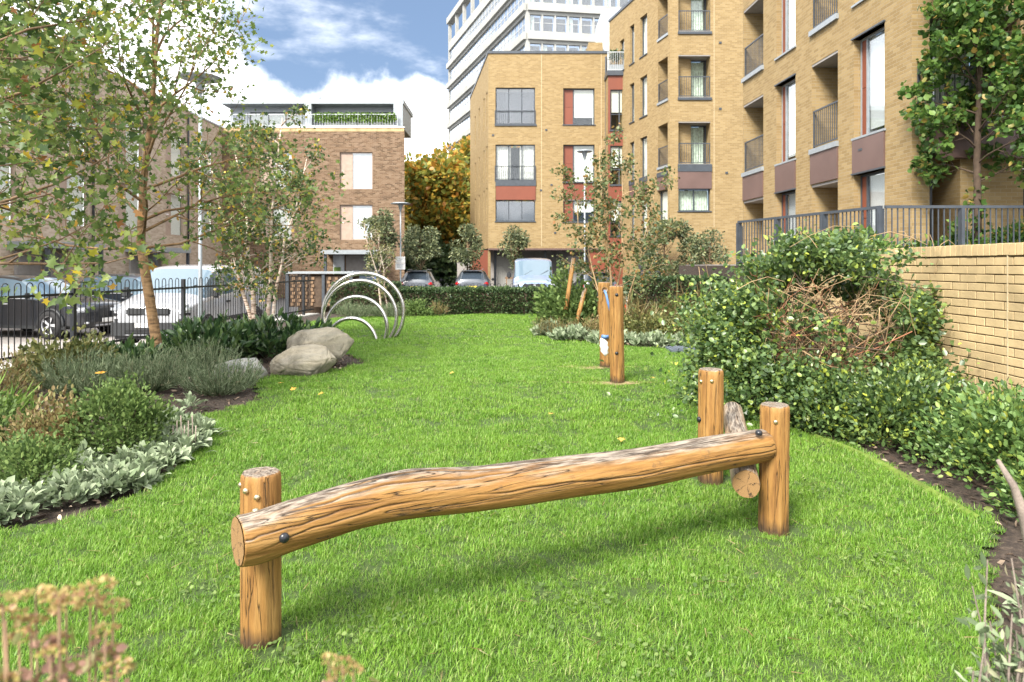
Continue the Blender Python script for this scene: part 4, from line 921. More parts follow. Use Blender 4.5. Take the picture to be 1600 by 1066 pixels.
def logbeam(name, parent, pts, mat, seed, n=168, shear=0.0, splits=()):
    """a log along its bent centre line, knots and a waist kept; local x runs along it"""
    rs = np.random.default_rng(seed); P = [Vector(p[:3]) for p in pts]; R_ = [p[3] for p in pts]; Q = []; RR = []
    for i in range(len(P)-1):
        for k in range(8):
            t = k/8; p0, p1, p2, p3 = P[max(i-1, 0)], P[i], P[i+1], P[min(i+2, len(P)-1)]
            Q.append(.5*((2*p1)+(p2-p0)*t+(2*p0-5*p1+4*p2-p3)*t*t+(3*p1-p0-3*p2+p3)*t**3)); RR.append(R_[i]*(1-t)+R_[i+1]*t)
    Q.append(P[-1]); RR.append(R_[-1]); m = len(Q); ph = rs.uniform(0, 6, 5)
    ex = (Q[-1]-Q[0]).normalized(); ey = Vector((0, 0, 1)).cross(ex).normalized(); ez = ex.cross(ey); B_ = Matrix((ex, ey, ez))
    V = []; L = []; T_ = []; SP = []
    for k in range(m):
        t = (Q[min(k+1, m-1)]-Q[max(k-1, 0)]).normalized(); u = (ey-t*ey.dot(t)).normalized(); w = t.cross(u)
        for j in range(n):
            a = 2*math.pi*j/n; s_ = k/m*8
            r = RR[k]*(1+.035*math.sin(2*a+ph[0]+s_*.4)+.022*math.sin(3*a+ph[1]+s_*1.1)+.010*math.sin(7*a+ph[2]-s_)+.005*math.sin(15*a+ph[3]+s_*2)+rs.normal(0, .0018))
            sp = 0.0; f = k/(m-1)
            for (a0, dr, f0, f1) in splits:
                if f0 < f < f1:
                    da = (a-a0-dr*(f-f0)-.05*math.sin(f*31+a0*5)-.02*math.sin(f*83+a0)+math.pi) % (2*math.pi)-math.pi; sp = max(sp, max(0, 1-abs(da)/.045)*min(1, (f-f0)*14, (f1-f)*14))
            r *= 1-.10*sp; SP.append(sp)
            if k in (0, m-1): r *= .955
            p = Q[k]+u*math.cos(a)*r+w*math.sin(a)*r; q_ = B_ @ (p-Q[0])
            if k < 9: q_.x -= (q_.y-(B_ @ (Q[k]-Q[0])).y)*shear*(1-k/9)
            V.append(q_)
    for k in range(m-1):
        for j in range(n): a = k*n+j; b_ = k*n+(j+1) % n; L += [a, b_, b_+n, a+n]; T_.append(4)
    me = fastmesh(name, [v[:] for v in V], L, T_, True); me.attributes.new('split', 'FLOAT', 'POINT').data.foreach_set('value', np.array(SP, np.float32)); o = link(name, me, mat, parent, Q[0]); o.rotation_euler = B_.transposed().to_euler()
    for k, sgn in ((0, -1), (m-1, 1)):
        m_ = MB(); c = Vector((0, 0, 0))
        ring = [Vector(V[k*n+j]) for j in range(n)]
        for v in ring: c += v
        c /= n; ring = [c+(v-c)*.999+Vector((sgn*.004, 0, 0)) for v in ring]
        if sgn > 0: ring.reverse()
        i0 = len(m_.v); m_.v += [v[:] for v in ring]; m_.f.append(tuple(range(n))); rr = max((v-c).length for v in ring)
        m_.uv.append(tuple(((v-c).y/rr, (v-c).z/rr) for v in ring)); m_.smooth.append(False)
        e_ = build(m_, 'end_grain', 'end_grain', o)
    return o
BA = [(-1.079, 2.69, .513, .097), (-1.02, 2.72, .516, .100), (-.911, 2.776, .541, .097), (-.797, 2.834, .561, .095), (-.654, 2.907, .583, .094), (-.452, 3.011, .592, .102), (-.177, 3.151, .566, .097), (.061, 3.273, .557, .099), (.319, 3.405, .55, .098), (.672, 3.585, .538, .099), (1.065, 3.786, .549, .097), (1.47, 3.985, .555, .093)]
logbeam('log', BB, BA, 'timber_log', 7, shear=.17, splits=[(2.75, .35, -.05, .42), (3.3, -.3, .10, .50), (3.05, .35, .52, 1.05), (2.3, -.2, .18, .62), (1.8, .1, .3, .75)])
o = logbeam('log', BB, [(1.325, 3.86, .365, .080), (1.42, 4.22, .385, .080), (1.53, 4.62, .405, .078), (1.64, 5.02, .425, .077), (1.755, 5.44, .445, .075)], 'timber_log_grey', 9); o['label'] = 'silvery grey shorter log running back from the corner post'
for p, d, mt in [((-1.105, 2.828, .665), (-.35, -1, 0), 'brass_bolt'), ((-1.055, 2.822, .640), (.1, -1, 0), 'brass_bolt'), ((-1.14, 2.862, .68), (-1, -.5, 0), 'brass_bolt'), ((-.8915, 2.674, .532), (.46, -.89, 0), 'bolt_black'), ((1.515, 3.922, .70), (-.2, -1, 0), 'brass_bolt'), ((1.615, 3.985, .48), (1, -.3, 0), 'brass_bolt'), ((1.38, 4.715, .80), (-.1, -1, 0), 'brass_bolt'), ((1.318, 4.77, .79), (-1, -.3, 0), 'brass_bolt'), ((1.31, 4.79, .52), (-1, -.1, 0), 'bolt_black'), ((1.40, 3.87, .655), (0, -.2, 1), 'bolt_black'), ((-1.03, 2.74, .618), (0, -.1, 1), 'brass_bolt')]: bolt(BB, p, d, mt, .020 if mt == 'bolt_black' else .013)
# twin upright posts
t1 = thing('play_post', 'upright orange log post with black bolts, nearer of the twin posts', 'post', (PAIR[0][0], PAIR[0][1], gz(7.91)))
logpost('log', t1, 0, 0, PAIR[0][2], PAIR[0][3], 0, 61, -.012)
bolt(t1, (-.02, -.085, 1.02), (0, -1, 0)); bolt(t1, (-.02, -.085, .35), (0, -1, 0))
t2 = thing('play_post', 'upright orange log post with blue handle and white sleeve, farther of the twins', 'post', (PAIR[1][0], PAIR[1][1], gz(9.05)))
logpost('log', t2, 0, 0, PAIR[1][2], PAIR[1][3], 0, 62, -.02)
m = MB(); m.tube([(-.03, -.085, 1.02), (-.015, -.14, .97), (.01, -.15, .85), (.045, -.14, .74), (.075, -.08, .70)], .016, 8); hd = build(m, 'handle', 'blue_plastic', t2)
m = MB(); m.lathe([(0, .02), (.03, .018), (.036, 0), (.036, -.01)], 8, 'y', (-.03, -.085, 1.03)); build(m, 'handle_flange', 'pale_metal', hd)
m = MB(); Vn = 12
for i, z in enumerate(np.linspace(.16, .42, 9)):
    pass
pts = [(-.02-.004*i+.012*(i % 2), -.05, .16+.035*i) for i in range(8)]
m.tube(pts, [.03, .045, .052, .056, .056, .052, .045, .03], 10); build(m, 'sleeve', 'plate_white', t2)
m = MB(); m.tube([(-.02, -.055, .40), (-.018, -.06, .44)], [.056, .045], 10); build(m, 'sleeve_band', 'blue_plastic', t2)

# ------------------------------------------------------------------ steel hoop sculpture
S_ = thing('steel_hoops', 'four nested stainless steel hoops rising from the lawn', 'sculpture', (-3.40, 12.55, .25))
for i, (cx_, cz, r, yaw) in enumerate([(.66, .47, .735, 6), (.60, .395, .675, 1), (.555, .21, .565, -4), (.475, -.09, .475, -9)]):
    m = MB(); pts = []
    for k in range(49):
        a = rad(-40+260*k/48) if cz > 0 else rad(-4+188*k/48)
        pts.append((cx_-r*math.cos(a) if False else cx_+r*math.cos(a), 0, cz+r*math.sin(a)))
    m.tube(pts, .035, 12); build(m, 'hoop', 'steel', S_, (0, 0, 0), (0, 0, rad(yaw)))

# ------------------------------------------------------------------ boulders, drain cover, cone, sign, lamps
def boulder(label, loc, sx, sy, sz, seed, mat, flat=0.0, rz=0):
    rs = np.random.default_rng(seed); bm = bmesh.new(); pts = unit(rs.normal(size=(34, 3)))*rs.uniform(.86, 1.06, (34, 1))
    if flat: pts[:, 2] = np.minimum(pts[:, 2], .62)
    for p in pts: bm.verts.new(p)
    h = bmesh.ops.convex_hull(bm, input=bm.verts[:]); bmesh.ops.delete(bm, geom=[v for v in bm.verts if not v.link_faces], context='VERTS')
    bmesh.ops.bevel(bm, geom=bm.edges[:], offset=.055, segments=2, affect='EDGES', clamp_overlap=True); bmesh.ops.triangulate(bm, faces=bm.faces[:])
    for _ in range(2): bmesh.ops.subdivide_edges(bm, edges=[e for e in bm.edges if e.calc_length() > .09], cuts=1, use_grid_fill=True); bmesh.ops.triangulate(bm, faces=bm.faces[:])
    for v in bm.verts:
        p = v.co.copy(); q = np.array([p[:]])
        p *= 1+.030*float(vnoise(q, seed, 3.2)[0])+.018*float(vnoise(q, seed+3, 8.5)[0])+.010*float(vnoise(q, seed+5, 19)[0])-.05*max(0, 1-abs(float(vnoise(q, seed+9, 2.6)[0]))*16)
        v.co = Vector((p.x*sx, p.y*sy, p.z*sz))
    bmesh.ops.recalc_face_normals(bm, faces=bm.faces[:])
    me = bpy.data.meshes.new('boulder'); bm.to_mesh(me); bm.free(); me.polygons.foreach_set('use_smooth', [True]*len(me.polygons))
    o = link('boulder', me, mat, None, loc, (0, rad(-6), rz)); return tag(o, label, 'boulder', 'boulders at the edge of the bed')
boulder('rounded sandstone boulder on the lawn edge, in front of another boulder', (-2.60, 8.55, .37), .44, .33, .27, 3, 'sandstone', 0, .2)
boulder('large sandstone boulder partly hidden behind the rounded front one', (-2.62, 9.30, .52), .48, .40, .36, 8, 'sandstone', .15, -.3)
boulder('flat pale grey boulder beside the silver lavender', (-3.22, 8.10, .33), .34, .30, .24, 14, 'pale_stone', .3, .1)
m = MB(); m.box(-.27, .27, -.22, .22, 0, .05); m.box(-.23, .23, -.18, .18, .05, .062)
for k in range(7): m.box(-.2+.06*k, -.17+.06*k, -.15, .15, .062, .07)
o = build(m, 'drain_cover', 'slate', None, (2.72, 10.7, .255)); tag(o, 'dark square drain cover lying on the lawn edge', 'drain cover')
CN = thing('traffic_cone', 'orange and white traffic cone standing among the shrubs', 'traffic cone', (2.95, 17.2, .25))
m = MB(); m.box(-.2, .2, -.2, .2, 0, .04); build(m, 'base', 'cone_orange', CN)
for z0, z1, mt in ((.04, .38, 'cone_orange'), (.38, .66, 'plate_white'), (.66, .93, 'cone_orange')):
    m = MB(); f_ = lambda z: .15-.125*(z/.93); m.lathe([(f_(z0), z0), (f_(z1), z1)], 18); m.lathe([(f_(z1), z1), (0, z1)], 18); build(m, 'cone_band', mt, CN)
def lamp(label, x, y, z, h, dr, sign=False):
    o = thing('street_lamp', label, 'street lamp', (x, y, z)); m = MB(); m.tube([(0, 0, 0), (0, 0, 1.0), (0, 0, h-.35)], [.055, .042, .035], 12); build(m, 'pole', 'grey_metal', o)
    m = MB(); m.lathe([(.045, h-.36), (.06, h-.30), (.13, h-.06), (.13, h-.03)], 16); build(m, 'lens', 'grey_metal', o)
    m = MB(); m.lathe([(0, h-.03), (dr*.9, h-.03), (dr, h), (dr*.7, h+.05), (0, h+.07)], 28); build(m, 'canopy_disc', 'grey_metal', o)
    if sign:
        for a, c in ((2.05, 2.36), (1.72, 2.03)):
            m = MB(); m.box(-.24, .24, -.095, -.075, a, c); pl_ = build(m, 'sign_plate', 'sign_white', o)
            for k in range(3): q = MB(); q.box(-.17, .17-.06*k, -.098, -.0955, c-.08-.07*k, c-.055-.07*k); build(q, 'text_line', 'grey_metal', pl_)
    return o
lamp('slim pale street lamp with two small white signs by the brick corner', -5.55, 34.0, GROUND, 5.0, .50, True)
lamp('tall street lamp whose flat disc head rises above the tree leaves', -6.85, 15.0, GROUND, 6.05, .46)
lamp('slim lamp with flat head in front of the buff brick block', 3.3, 31, GROUND, 7.1, .36)
# timber bin store beyond the fence
BS = thing('bin_store', 'timber bin store with woven brown panels beyond the car park', 'bin store', (-6.1, 20.6, GROUND))
BS.location = (-7.9, 24.2, GROUND)
for i, x in enumerate((-.02, 1.02, 1.5)): pass
for x in (-.06, 1.22, 2.2): m = MB(); m.box(x-.05, x+.05, -.05, .05, 0, 1.62); build(m, 'post', 'charcoal_metal', BS)
for x0, x1 in ((0.0, 1.15), (1.29, 2.13)):
    m = MB(); m.box(x0, x1, .02, .05, .45, 1.55); pn = build(m, 'panel', 'bark_dark', BS)
    n = int((x1-x0)/.23)
    for c in range(n):
        q = MB(); 
        for r in range(8):
            xx = x0+.06+c*.23+(.045 if r % 2 else 0); q.box(xx, xx+.10, -.02, .019, .50+r*.13, .60+r*.13)
        build(q, 'woven_strip', 'bark_brown', pn)
m = MB(); m.box(-.1, 2.3, -.1, 1.4, 1.63, 1.70); build(m, 'roof', 'grey_metal', BS)
m = MB(); m.box(-.05, 2.2, 1.2, 1.3, 0, 1.6); build(m, 'back_wall', 'bark_dark', BS)
# cycle stands between the parked cars
for k in range(5):
    m = MB(); x = 0; m.tube([(-.25, 0, 0), (-.25, 0, .6), (-.2, 0, .72), (0, 0, .78), (.2, 0, .72), (.25, 0, .6), (.25, 0, 0)], .03, 8)
    o = build(m, 'cycle_stand', 'leaf_bright' if False else 'pale_metal', None, (-4.0+.42*k, 38.2, GROUND), (0, 0, rad(70))); tag(o, ('first', 'second', 'third', 'fourth', 'fifth')[k]+' bare metal cycle stand counting from the dark hatchback', 'cycle stand', 'cycle stands between the parked cars')

# ------------------------------------------------------------------ trees
def rot_about(v, axis, a): return Matrix.Rotation(a, 3, axis) @ v
class Tree:
    def __init__(s, name, label, base, seed, bark, group=None, cat='tree'):
        s.o = thing(name, label, cat, base, 0, group); s.r = random.Random(seed); s.rs = np.random.default_rng(seed); s.mb = MB(); s.anch = []; s.bark = bark; s.base = Vector(base)
    def limb(s, p, d, L, r, lev, top, up=.25, kids=(5, 4, 4), ang=(38, 62), shrink=.62, wig=.16, env=None, leaf_from=.25, sides=(8, 6, 4, 3)):
        R = s.r; n = max(3, int(5-lev)); pts = [p.copy()]; d = d.normalized(); dirs = [d]
        for k in range(n):
            d = (d+Vector((R.gauss(0, wig), R.gauss(0, wig), R.gauss(0, wig)+up*(1.0/n)))).normalized(); q = pts[-1]+d*(L/n)
            if env and k > 0 and not env(q+s.base): break
            pts.append(q); dirs.append(d)
        if len(pts) < 2: return
        m = len(pts); rr = [max(r*(1-.72*k/(m-1)), .0025) for k in range(m)]
        s.mb.tube(pts, rr, sides[min(lev, 3)], cap=False)
        if lev >= top:
            for k in range(m-1):
                for t in (.0, .33, .66):
                    f = (k+t)/(m-1)
                    if f >= leaf_from: s.anch.append((pts[k].lerp(pts[k+1], t), dirs[k+1]))
            s.anch.append((pts[-1], dirs[-1])); return
        nk = kids[min(lev, len(kids)-1)]; az = R.uniform(0, 6.28)
        for i in range(nk):
            f = .30+.70*(i+R.random()*.7)/nk; f = min(f, .99); k = min(int(f*(m-1)), m-2); q = pts[k].lerp(pts[k+1], f*(m-1)-k)
            a = rad(R.uniform(*ang)); perp = dirs[k+1].orthogonal().normalized(); perp = rot_about(perp, dirs[k+1], az); az += 2.4+R.uniform(-.3, .3)
            nd = (dirs[k+1]*math.cos(a)+perp*math.sin(a)).normalized()
            s.limb(q, nd, L*shrink*R.uniform(.75, 1.2)*(1.15-.4*f), rr[k]*.62, lev+1, top, up, kids, ang, shrink, wig, env, leaf_from, sides)
        s.limb(pts[-1], dirs[-1], L*shrink*.8, rr[-1]*.9, lev+1, top, up, kids, ang, shrink, wig, env, leaf_from, sides)
    def leaves(s, mat, size, per, shape='oval', spread=.06, droop=.2, var=.4, keep=None, upbias=.7, wid=1.0, maxn=None):
        A = np.array([a[0][:] for a in s.anch]); Dd = np.array([a[1][:] for a in s.anch]); n = len(A)
        idx = np.repeat(np.arange(n), per); P = A[idx]+s.rs.normal(0, spread, (len(idx), 3)); D = Dd[idx]*.5+s.rs.normal(0, .7, (len(idx), 3)); D[:, 2] -= droop
        if keep is not None: k = keep(P+np.array(s.base[:])); P, D = P[k], D[k]
        if maxn and len(P) > maxn: k = s.rs.permutation(len(P))[:maxn]; P, D = P[k], D[k]
        s.nl = len(P)
        link('crown', leafmesh('crown', P, D, size, shape, var, upbias, wid, s.rs), mat, s.o, kind='stuff')
    def wood(s, name='trunk'): return build(s.mb, name, s.bark, s.o)
V3 = Vector
def inframe(m=120):
    def f(P):
        y = np.maximum(P[:, 1], .3); px = 800+P[:, 0]/y*1067; py = 415-(P[:, 2]-1.6)/y*1067
        return (px > -m) & (px < 1600+m) & (py > -m)
    return f

# the tree in the left bed: leaning tan trunk, wide crown with star-shaped leaves
tA = Tree('maple_tree', 'young broadleaf tree with leaning tan trunk in the left-hand bed', (-4.50, 8.75, .22), 21, 'bark_tan')
tp = [V3((0, 0, -.15)), V3((0, 0, 0)), V3((-.07, 0, .5)), V3((-.16, .0, 1.05)), V3((-.26, 0, 1.65)), V3((-.24, .02, 2.4)), V3((-.14, .03, 3.3)), V3((-.05, 0, 4.3)), V3((.05, 0, 5.2))]
tA.mb.tube(tp, [.085, .072, .062, .060, .054, .042, .034, .024, .012], 12, wob=.05)
envA = lambda q: q.z > 1.25 and math.hypot(q.x+4.65, (q.y-8.75)*1.15) < 2.5 and not (q.x > -2.95 and q.z > 2.9)
for i, (z, az, el, L) in enumerate([(1.60, 8, 12, 1.9), (1.62, 175, 10, 1.8), (1.72, -60, 14, 1.7), (1.8, 60, 22, 1.5), (1.95, -20, 25, 1.8), (2.0, 140, 20, 1.8), (2.2, -115, 22, 1.8), (2.35, 30, 32, 1.6), (2.5, 200, 30, 1.7), (2.7, -45, 35, 1.55), (2.9, 100, 38, 1.4), (3.1, -100, 38, 1.5), (3.3, 10, 44, 1.3), (3.5, 190, 42, 1.4), (3.8, -60, 48, 1.3), (4.1, 80, 50, 1.1), (4.4, -150, 50, 1.2), (4.7, 0, 55, 1.0), (5.0, -90, 62, 1.0)]):
    k = [j for j in range(len(tp)-1) if tp[j].z <= z][-1]; q = tp[k].lerp(tp[k+1], (z-tp[k].z)/(tp[k+1].z-tp[k].z))
    d = V3((math.cos(rad(az))*math.cos(rad(el)), math.sin(rad(az))*math.cos(rad(el)), math.sin(rad(el))))
    tA.limb(q, d, L, .021, 1, 3, .18, (0, 6, 5), (35, 65), .5, .13, envA)
tA.leaves('leaf_maple', .060, 2, 'maple', .08, .15, .45, None, .5, maxn=9000)
tA.wood()
# second tree just outside the picture; its limbs reach in from the left
tB = Tree('maple_tree', 'broadleaf tree whose big leaves and limbs hang in at the top left', (-5.75, 5.9, .12), 33, 'bark_brown')
tq = [V3((0, 0, -.15)), V3((0, 0, .0)), V3((.05, 0, 1.3)), V3((.1, .05, 2.6)), V3((.12, .1, 4.2)), V3((.1, .1, 5.5))]
tB.mb.tube(tq, [.10, .085, .075, .06, .04, .02], 10, wob=.04)
envB = lambda q: q.z > 1.35 and math.hypot(q.x+5.6, q.y-6.0) < 2.75 and (q.x-0.2*(q.z-2)) < -3.0+.0*q.z
for i, (z, az, el, L) in enumerate([(1.35, 18, 6, 2.2), (1.5, -8, 16, 2.0), (1.75, 35, 22, 2.1), (1.95, -15, 30, 1.9), (2.2, 10, 34, 2.1), (2.4, 50, 30, 1.9), (2.6, -35, 30, 1.7), (2.8, 12, 42, 2.0), (3.0, 70, 40, 1.6), (3.2, -10, 48, 1.8), (3.5, 25, 50, 1.7), (3.8, -30, 50, 1.4), (4.1, 40, 55, 1.3), (2.3, 180, 40, 1.2), (3.2, 200, 45, 1.2)]):
    k = [j for j in range(len(tq)-1) if tq[j].z <= z][-1]; q = tq[k].lerp(tq[k+1], (z-tq[k].z)/(tq[k+1].z-tq[k].z))
    d = V3((math.cos(rad(az))*math.cos(rad(el)), math.sin(rad(az))*math.cos(rad(el)), math.sin(rad(el))))
    tB.limb(q, d, L, .026, 1, 3, .16, (0, 6, 4), (35, 65), .46, .13, envB)
tB.leaves('leaf_maple', .074, 2, 'maple', .08, .15, .45, None, .5)
tB.wood()
# multi-stemmed birches
def birch(label, base, seed, stems, mat, size, per, env, L=.8, kids=(0, 5, 4), top=2, maxn=None, bark='birch_bark'):
    t = Tree('birch_tree', label, base, seed, bark)
    for (dx, dy, h, lean_x, lean_y, r) in stems:
        pts = [V3((dx, dy, -.1))]; n = 7
        for k in range(1, n+1): f = k/n; pts.append(V3((dx+lean_x*f**1.2, dy+lean_y*f, h*f)) + V3((t.r.gauss(0, .03), t.r.gauss(0, .03), 0)))
        t.mb.tube(pts, [r*(1-.8*k/n) for k in range(n+1)], 8)
        for k in range(int(h*4.2)):
            f = .22+.76*(k+t.r.random())/int(h*4.2); j = min(int(f*n), n-1); q = pts[j].lerp(pts[j+1], f*n-j); az = t.r.uniform(0, 6.28); el = rad(t.r.uniform(15, 55))
            t.limb(q, V3((math.cos(az)*math.cos(el), math.sin(az)*math.cos(el), math.sin(el))), L*(1.15-.6*f)*t.r.uniform(.7, 1.2), r*.3, 1, top, .1, kids, (30, 60), .5, .18, env)
    t.leaves(mat, size, per, 'round', .045, .35, .35, None, .5, maxn=maxn); t.wood(); return t
birch('multi-stemmed birch with pale peeling stems behind the dark laurel', (-4.45, 12.0, .25), 5, [(0, 0, 3.6, -.45, 0, .05), (.10, .05, 4.0, .25, .2, .045), (-.12, .05, 3.4, -.9, .1, .04), (.16, -.06, 3.2, .75, -.1, .035)], 'leaf_birch', .056, 3, lambda q: q.z > .95 and q.x < -2.9)
birch('slender sparse birch with bare upper twigs behind the twin posts', (1.95, 13.2, .25), 8, [(0, 0, 3.7, -.25, .1, .026), (.10, .05, 3.2, .15, .1, .028), (-.12, .02, 3.0, -.75, 0, .02), (.2, 0, 2.8, .6, 0, .018)], 'leaf_birch_autumn', .060, 2, lambda q: q.z > .8, .8, bark='twig_tan')
birch('thin young birch with whitish stem growing behind the steel hoops', (-3.45, 18.4, .25), 12, [(0, 0, 2.5, -.55, 0, .03), (.05, .1, 2.2, -.2, 0, .02)], 'leaf_olive', .05, 1, lambda q: q.z > .9, .5)
# leafy tree on the terrace at the right
tE = Tree('lime_tree', 'bushy green tree on the terrace in front of the near brick block', (8.75, 12.85, 1.6), 3, 'bark_dark')
te = [V3((0, 0, 0)), V3((.02, 0, 1.0)), V3((0, 0, 2.0)), V3((.05, 0, 3.4)), V3((.05, 0, 5.2)), V3((.1, 0, 6.2))]; tE.mb.tube(te, [.075, .065, .06, .045, .03, .012], 10, wob=.05)
envE = lambda q: q.z > 2.95 and math.hypot(q.x-8.85, q.y-12.8) < 1.35 and q.y < 13.68
for i in range(34):
    z = 1.55+4.5*(i+tE.r.random())/34; k = [j for j in range(len(te)-1) if te[j].z <= z][-1]; q = te[k].lerp(te[k+1], (z-te[k].z)/(te[k+1].z-te[k].z)); az = i*2.4; el = rad(25+30*(z-1.5)/4.5)
    tE.limb(q, V3((math.cos(az)*math.cos(el), math.sin(az)*math.cos(el), math.sin(el))), 1.05*(1.1-.1*(z-1.5)), .02, 1, 3, .15, (0, 5, 3), (35, 65), .5, .15, envE)
for k in range(60): z = tE.r.uniform(.2, 1.7); a = tE.r.uniform(0, 6.28); tE.anch.append((V3((.1*math.cos(a), .1*math.sin(a), z)), V3((math.cos(a), math.sin(a), .2))))
tE.leaves('leaf_lime', .105, 2, 'round', .06, .2, .4, None, .5, maxn=14000); tE.wood()
tF = Tree('lime_tree', 'green tree at the right-hand edge beside the terrace', (10.35, 12.0, 1.6), 31, 'bark_dark')
tF.mb.tube([V3((0, 0, 0)), V3((0, 0, 3)), V3((0, 0, 5.5))], [.07, .05, .02], 8)
for i in range(24):
    z = 1.3+3.8*i/24; az = i*2.4; el = rad(30); tF.limb(V3((0, 0, z)), V3((math.cos(az)*math.cos(el), math.sin(az)*math.cos(el), math.sin(el))), 1.05, .02, 1, 2, .15, (0, 6, 3), (35, 65), .5, .15)
tF.leaves('leaf_lime', .10, 3, 'round', .07, .2, .4, None, .5); tF.wood()
# autumn horse chestnut in the gap between the blocks
def crownpts(rs, n, rx, ry, rz, clumps, cs, zc, seed):
    C = unit(rs.normal(size=(clumps, 3)))*rs.uniform(.35, 1.0, (clumps, 1))**.5; C[:, 0] *= rx; C[:, 1] *= ry; C[:, 2] = C[:, 2]*rz
    i = rs.integers(0, clumps, n); P = C[i]+unit(rs.normal(size=(n, 3)))*cs*rs.uniform(.2, 1, (n, 1))**.6; D = unit(P-C[i])+rs.normal(0, .5, (n, 3)); P[:, 2] += zc
    return P, D, C+np.array([0, 0, zc])
def roundtree(name, label, base, trunk_h, trunk_r, crown, nleaf, size, mat, bark, seed, clumps=40, cs=.5, group=None, shape='round', stake=False, wood_mat=None):
    o = thing(name, label, 'tree', base, 0, group); rs = np.random.default_rng(seed); rx, ry, rz, zc = crown
    P, D, C = crownpts(rs, nleaf, rx, ry, rz, clumps, cs, zc, seed); D[:, 2] -= .25
    link('crown', leafmesh('crown', P, D, size, shape, .4, .4, 1.0, rs), mat, o, kind='stuff')
    m = MB(); m.tube([(0, 0, -.1), (.02, 0, trunk_h*.5), (0, .02, trunk_h), (0, 0, zc+rz*.5)], [trunk_r, trunk_r*.85, trunk_r*.7, trunk_r*.2], 8)
    for c in C[:26]: q = V3((0, 0, trunk_h+(zc+rz*.3-trunk_h)*rs.uniform(0, 1))); m.tube([q, q.lerp(V3(c), .5)+V3((0, 0, -.1*rz)), V3(c)], [trunk_r*.35, trunk_r*.22, trunk_r*.08], 5, cap=False)
    build(m, 'trunk', bark, o)
    if stake:
        m = MB(); m.box(-.42, -.36, -.03, .03, 0, 1.35); m.box(.36, .42, -.03, .03, 0, 1.35); m.box(-.47, .47, -.05, -.03, 1.2, 1.3); build(m, 'stake_frame', 'bark_brown', o)
    return o
roundtree('chestnut_tree', 'big chestnut tree in orange autumn leaf between the brick blocks', (-5.2, 53, GROUND), 2.2, .38, (3.9, 3.6, 4.6, 5.6), 26000, .36, 'leaf_chestnut', 'bark_dark', 41, 90, 1.3)
roundtree('chestnut_tree', 'tall yellowing tree farther back beside the white tower', (-2.2, 62, GROUND), 3, .4, (3.4, 3.5, 5.2, 8.6), 14000, .40, 'leaf_chestnut', 'bark_dark', 42, 70, 1.4)
roundtree('shade_tree', 'dark green tree low behind the parked hatchbacks', (-6.2, 47, GROUND), 1.2, .25, (3.0, 2.0, 1.9, 1.9), 7000, .30, 'leaf_hedge', 'bark_dark', 43, 50, .8)
for i, (lab, x, y, th, cr, n) in enumerate([
    ('evergreen street tree in front of the brown brick end wall', -6.5, 33.5, 1.9, (.72, .7, 1.45, 3.25), 5200),
    ('evergreen street tree behind the dark hatchback by the lamp post', -4.75, 35.5, 1.6, (.85, .8, 1.1, 2.9), 4600),
    ('evergreen street tree at the corner of the buff brick undercroft', -2.35, 36.2, 1.7, (.80, .8, 1.15, 2.75), 5000),
    ('small conical evergreen street tree before the garage door', .10, 36.4, 1.7, (.62, .6, 1.15, 2.75), 4000),
    ('broad evergreen street tree before the tall buff brick block', 6.75, 30.2, 1.7, (1.15, 1.0, 1.20, 2.75), 7000),
    ('small evergreen street tree against the plain buff brick wall', 8.55, 29.5, 1.6, (.72, .7, .80, 2.55), 2600)]):
    roundtree('evergreen_oak', lab, (x, y, GROUND), th, .05, cr, int(n*.62), .12, 'leaf_oak', 'bark_brown', 60+i, 20, .36, 'evergreen street trees along the road', 'oval', True)

# ------------------------------------------------------------------ hedges and shrubs
def hedge(label, x0, x1, y0, y1, z0, z1, n, mat='leaf_hedge', size=.055, seed=1, name='hedge', shape='oval'):
    o = thing(name, label, 'hedge', ((x0+x1)/2, (y0+y1)/2, z0)); rs = np.random.default_rng(seed); c = np.array([(x0+x1)/2, (y0+y1)/2, z0])
    w, d, h = (x1-x0), (y1-y0), (z1-z0)
    m = MB(); m.box(-w/2+.07, w/2-.07, -d/2+.07, d/2-.07, .02, h-.10); build(m, 'dark_core', 'bark_dark', o)  # solid dark core, added so nothing shows through the leaves
    A = np.array([w*h, w*h*.3, w*d, d*h, d*h]); A = A/A.sum(); f = rs.choice(5, n, p=A); P = rs.uniform(-.5, .5, (n, 3))*np.array([w, d, h]); P[:, 2] += h/2
    nrm = np.zeros((n, 3))
    for k, (ax, v, s_) in enumerate(((1, -d/2, -1), (1, d/2, 1), (2, h, 1), (0, -w/2, -1), (0, w/2, 1))):
        i = f == k; P[i, ax] = v; nrm[i, ax] = s_
    P = P - nrm*np.abs(rs.normal(0, .05, (n, 1))) + nrm*(.05*vnoise(P+c, seed, 3.0)[:, None]+.025*vnoise(P+c, seed+4, 9)[:, None])
    P[:, 2] = np.maximum(P[:, 2], .02); D = nrm*.8+rs.normal(0, .55, (n, 3)); D[:, 2] += .35
    link('leaves', leafmesh('leaves', P, D, size, shape, .4, .6, 1.0, rs), mat, o, kind='stuff'); return o
hedge('long clipped dark green hedge across the far end of the lawn', -3.3, 1.6, 18.75, 19.75, .22, .95, 26000, size=.058, seed=2)
hedge('clipped hedge stub at the far left corner behind the steel hoops', -5.1, -3.28, 19.3, 20.2, .22, 1.10, 8000, size=.058, seed=3)
hedge('clipped dark hedge to the right of the twin posts', 2.9, 5.6, 16.6, 17.8, .25, 1.30, 16000, size=.058, seed=4)
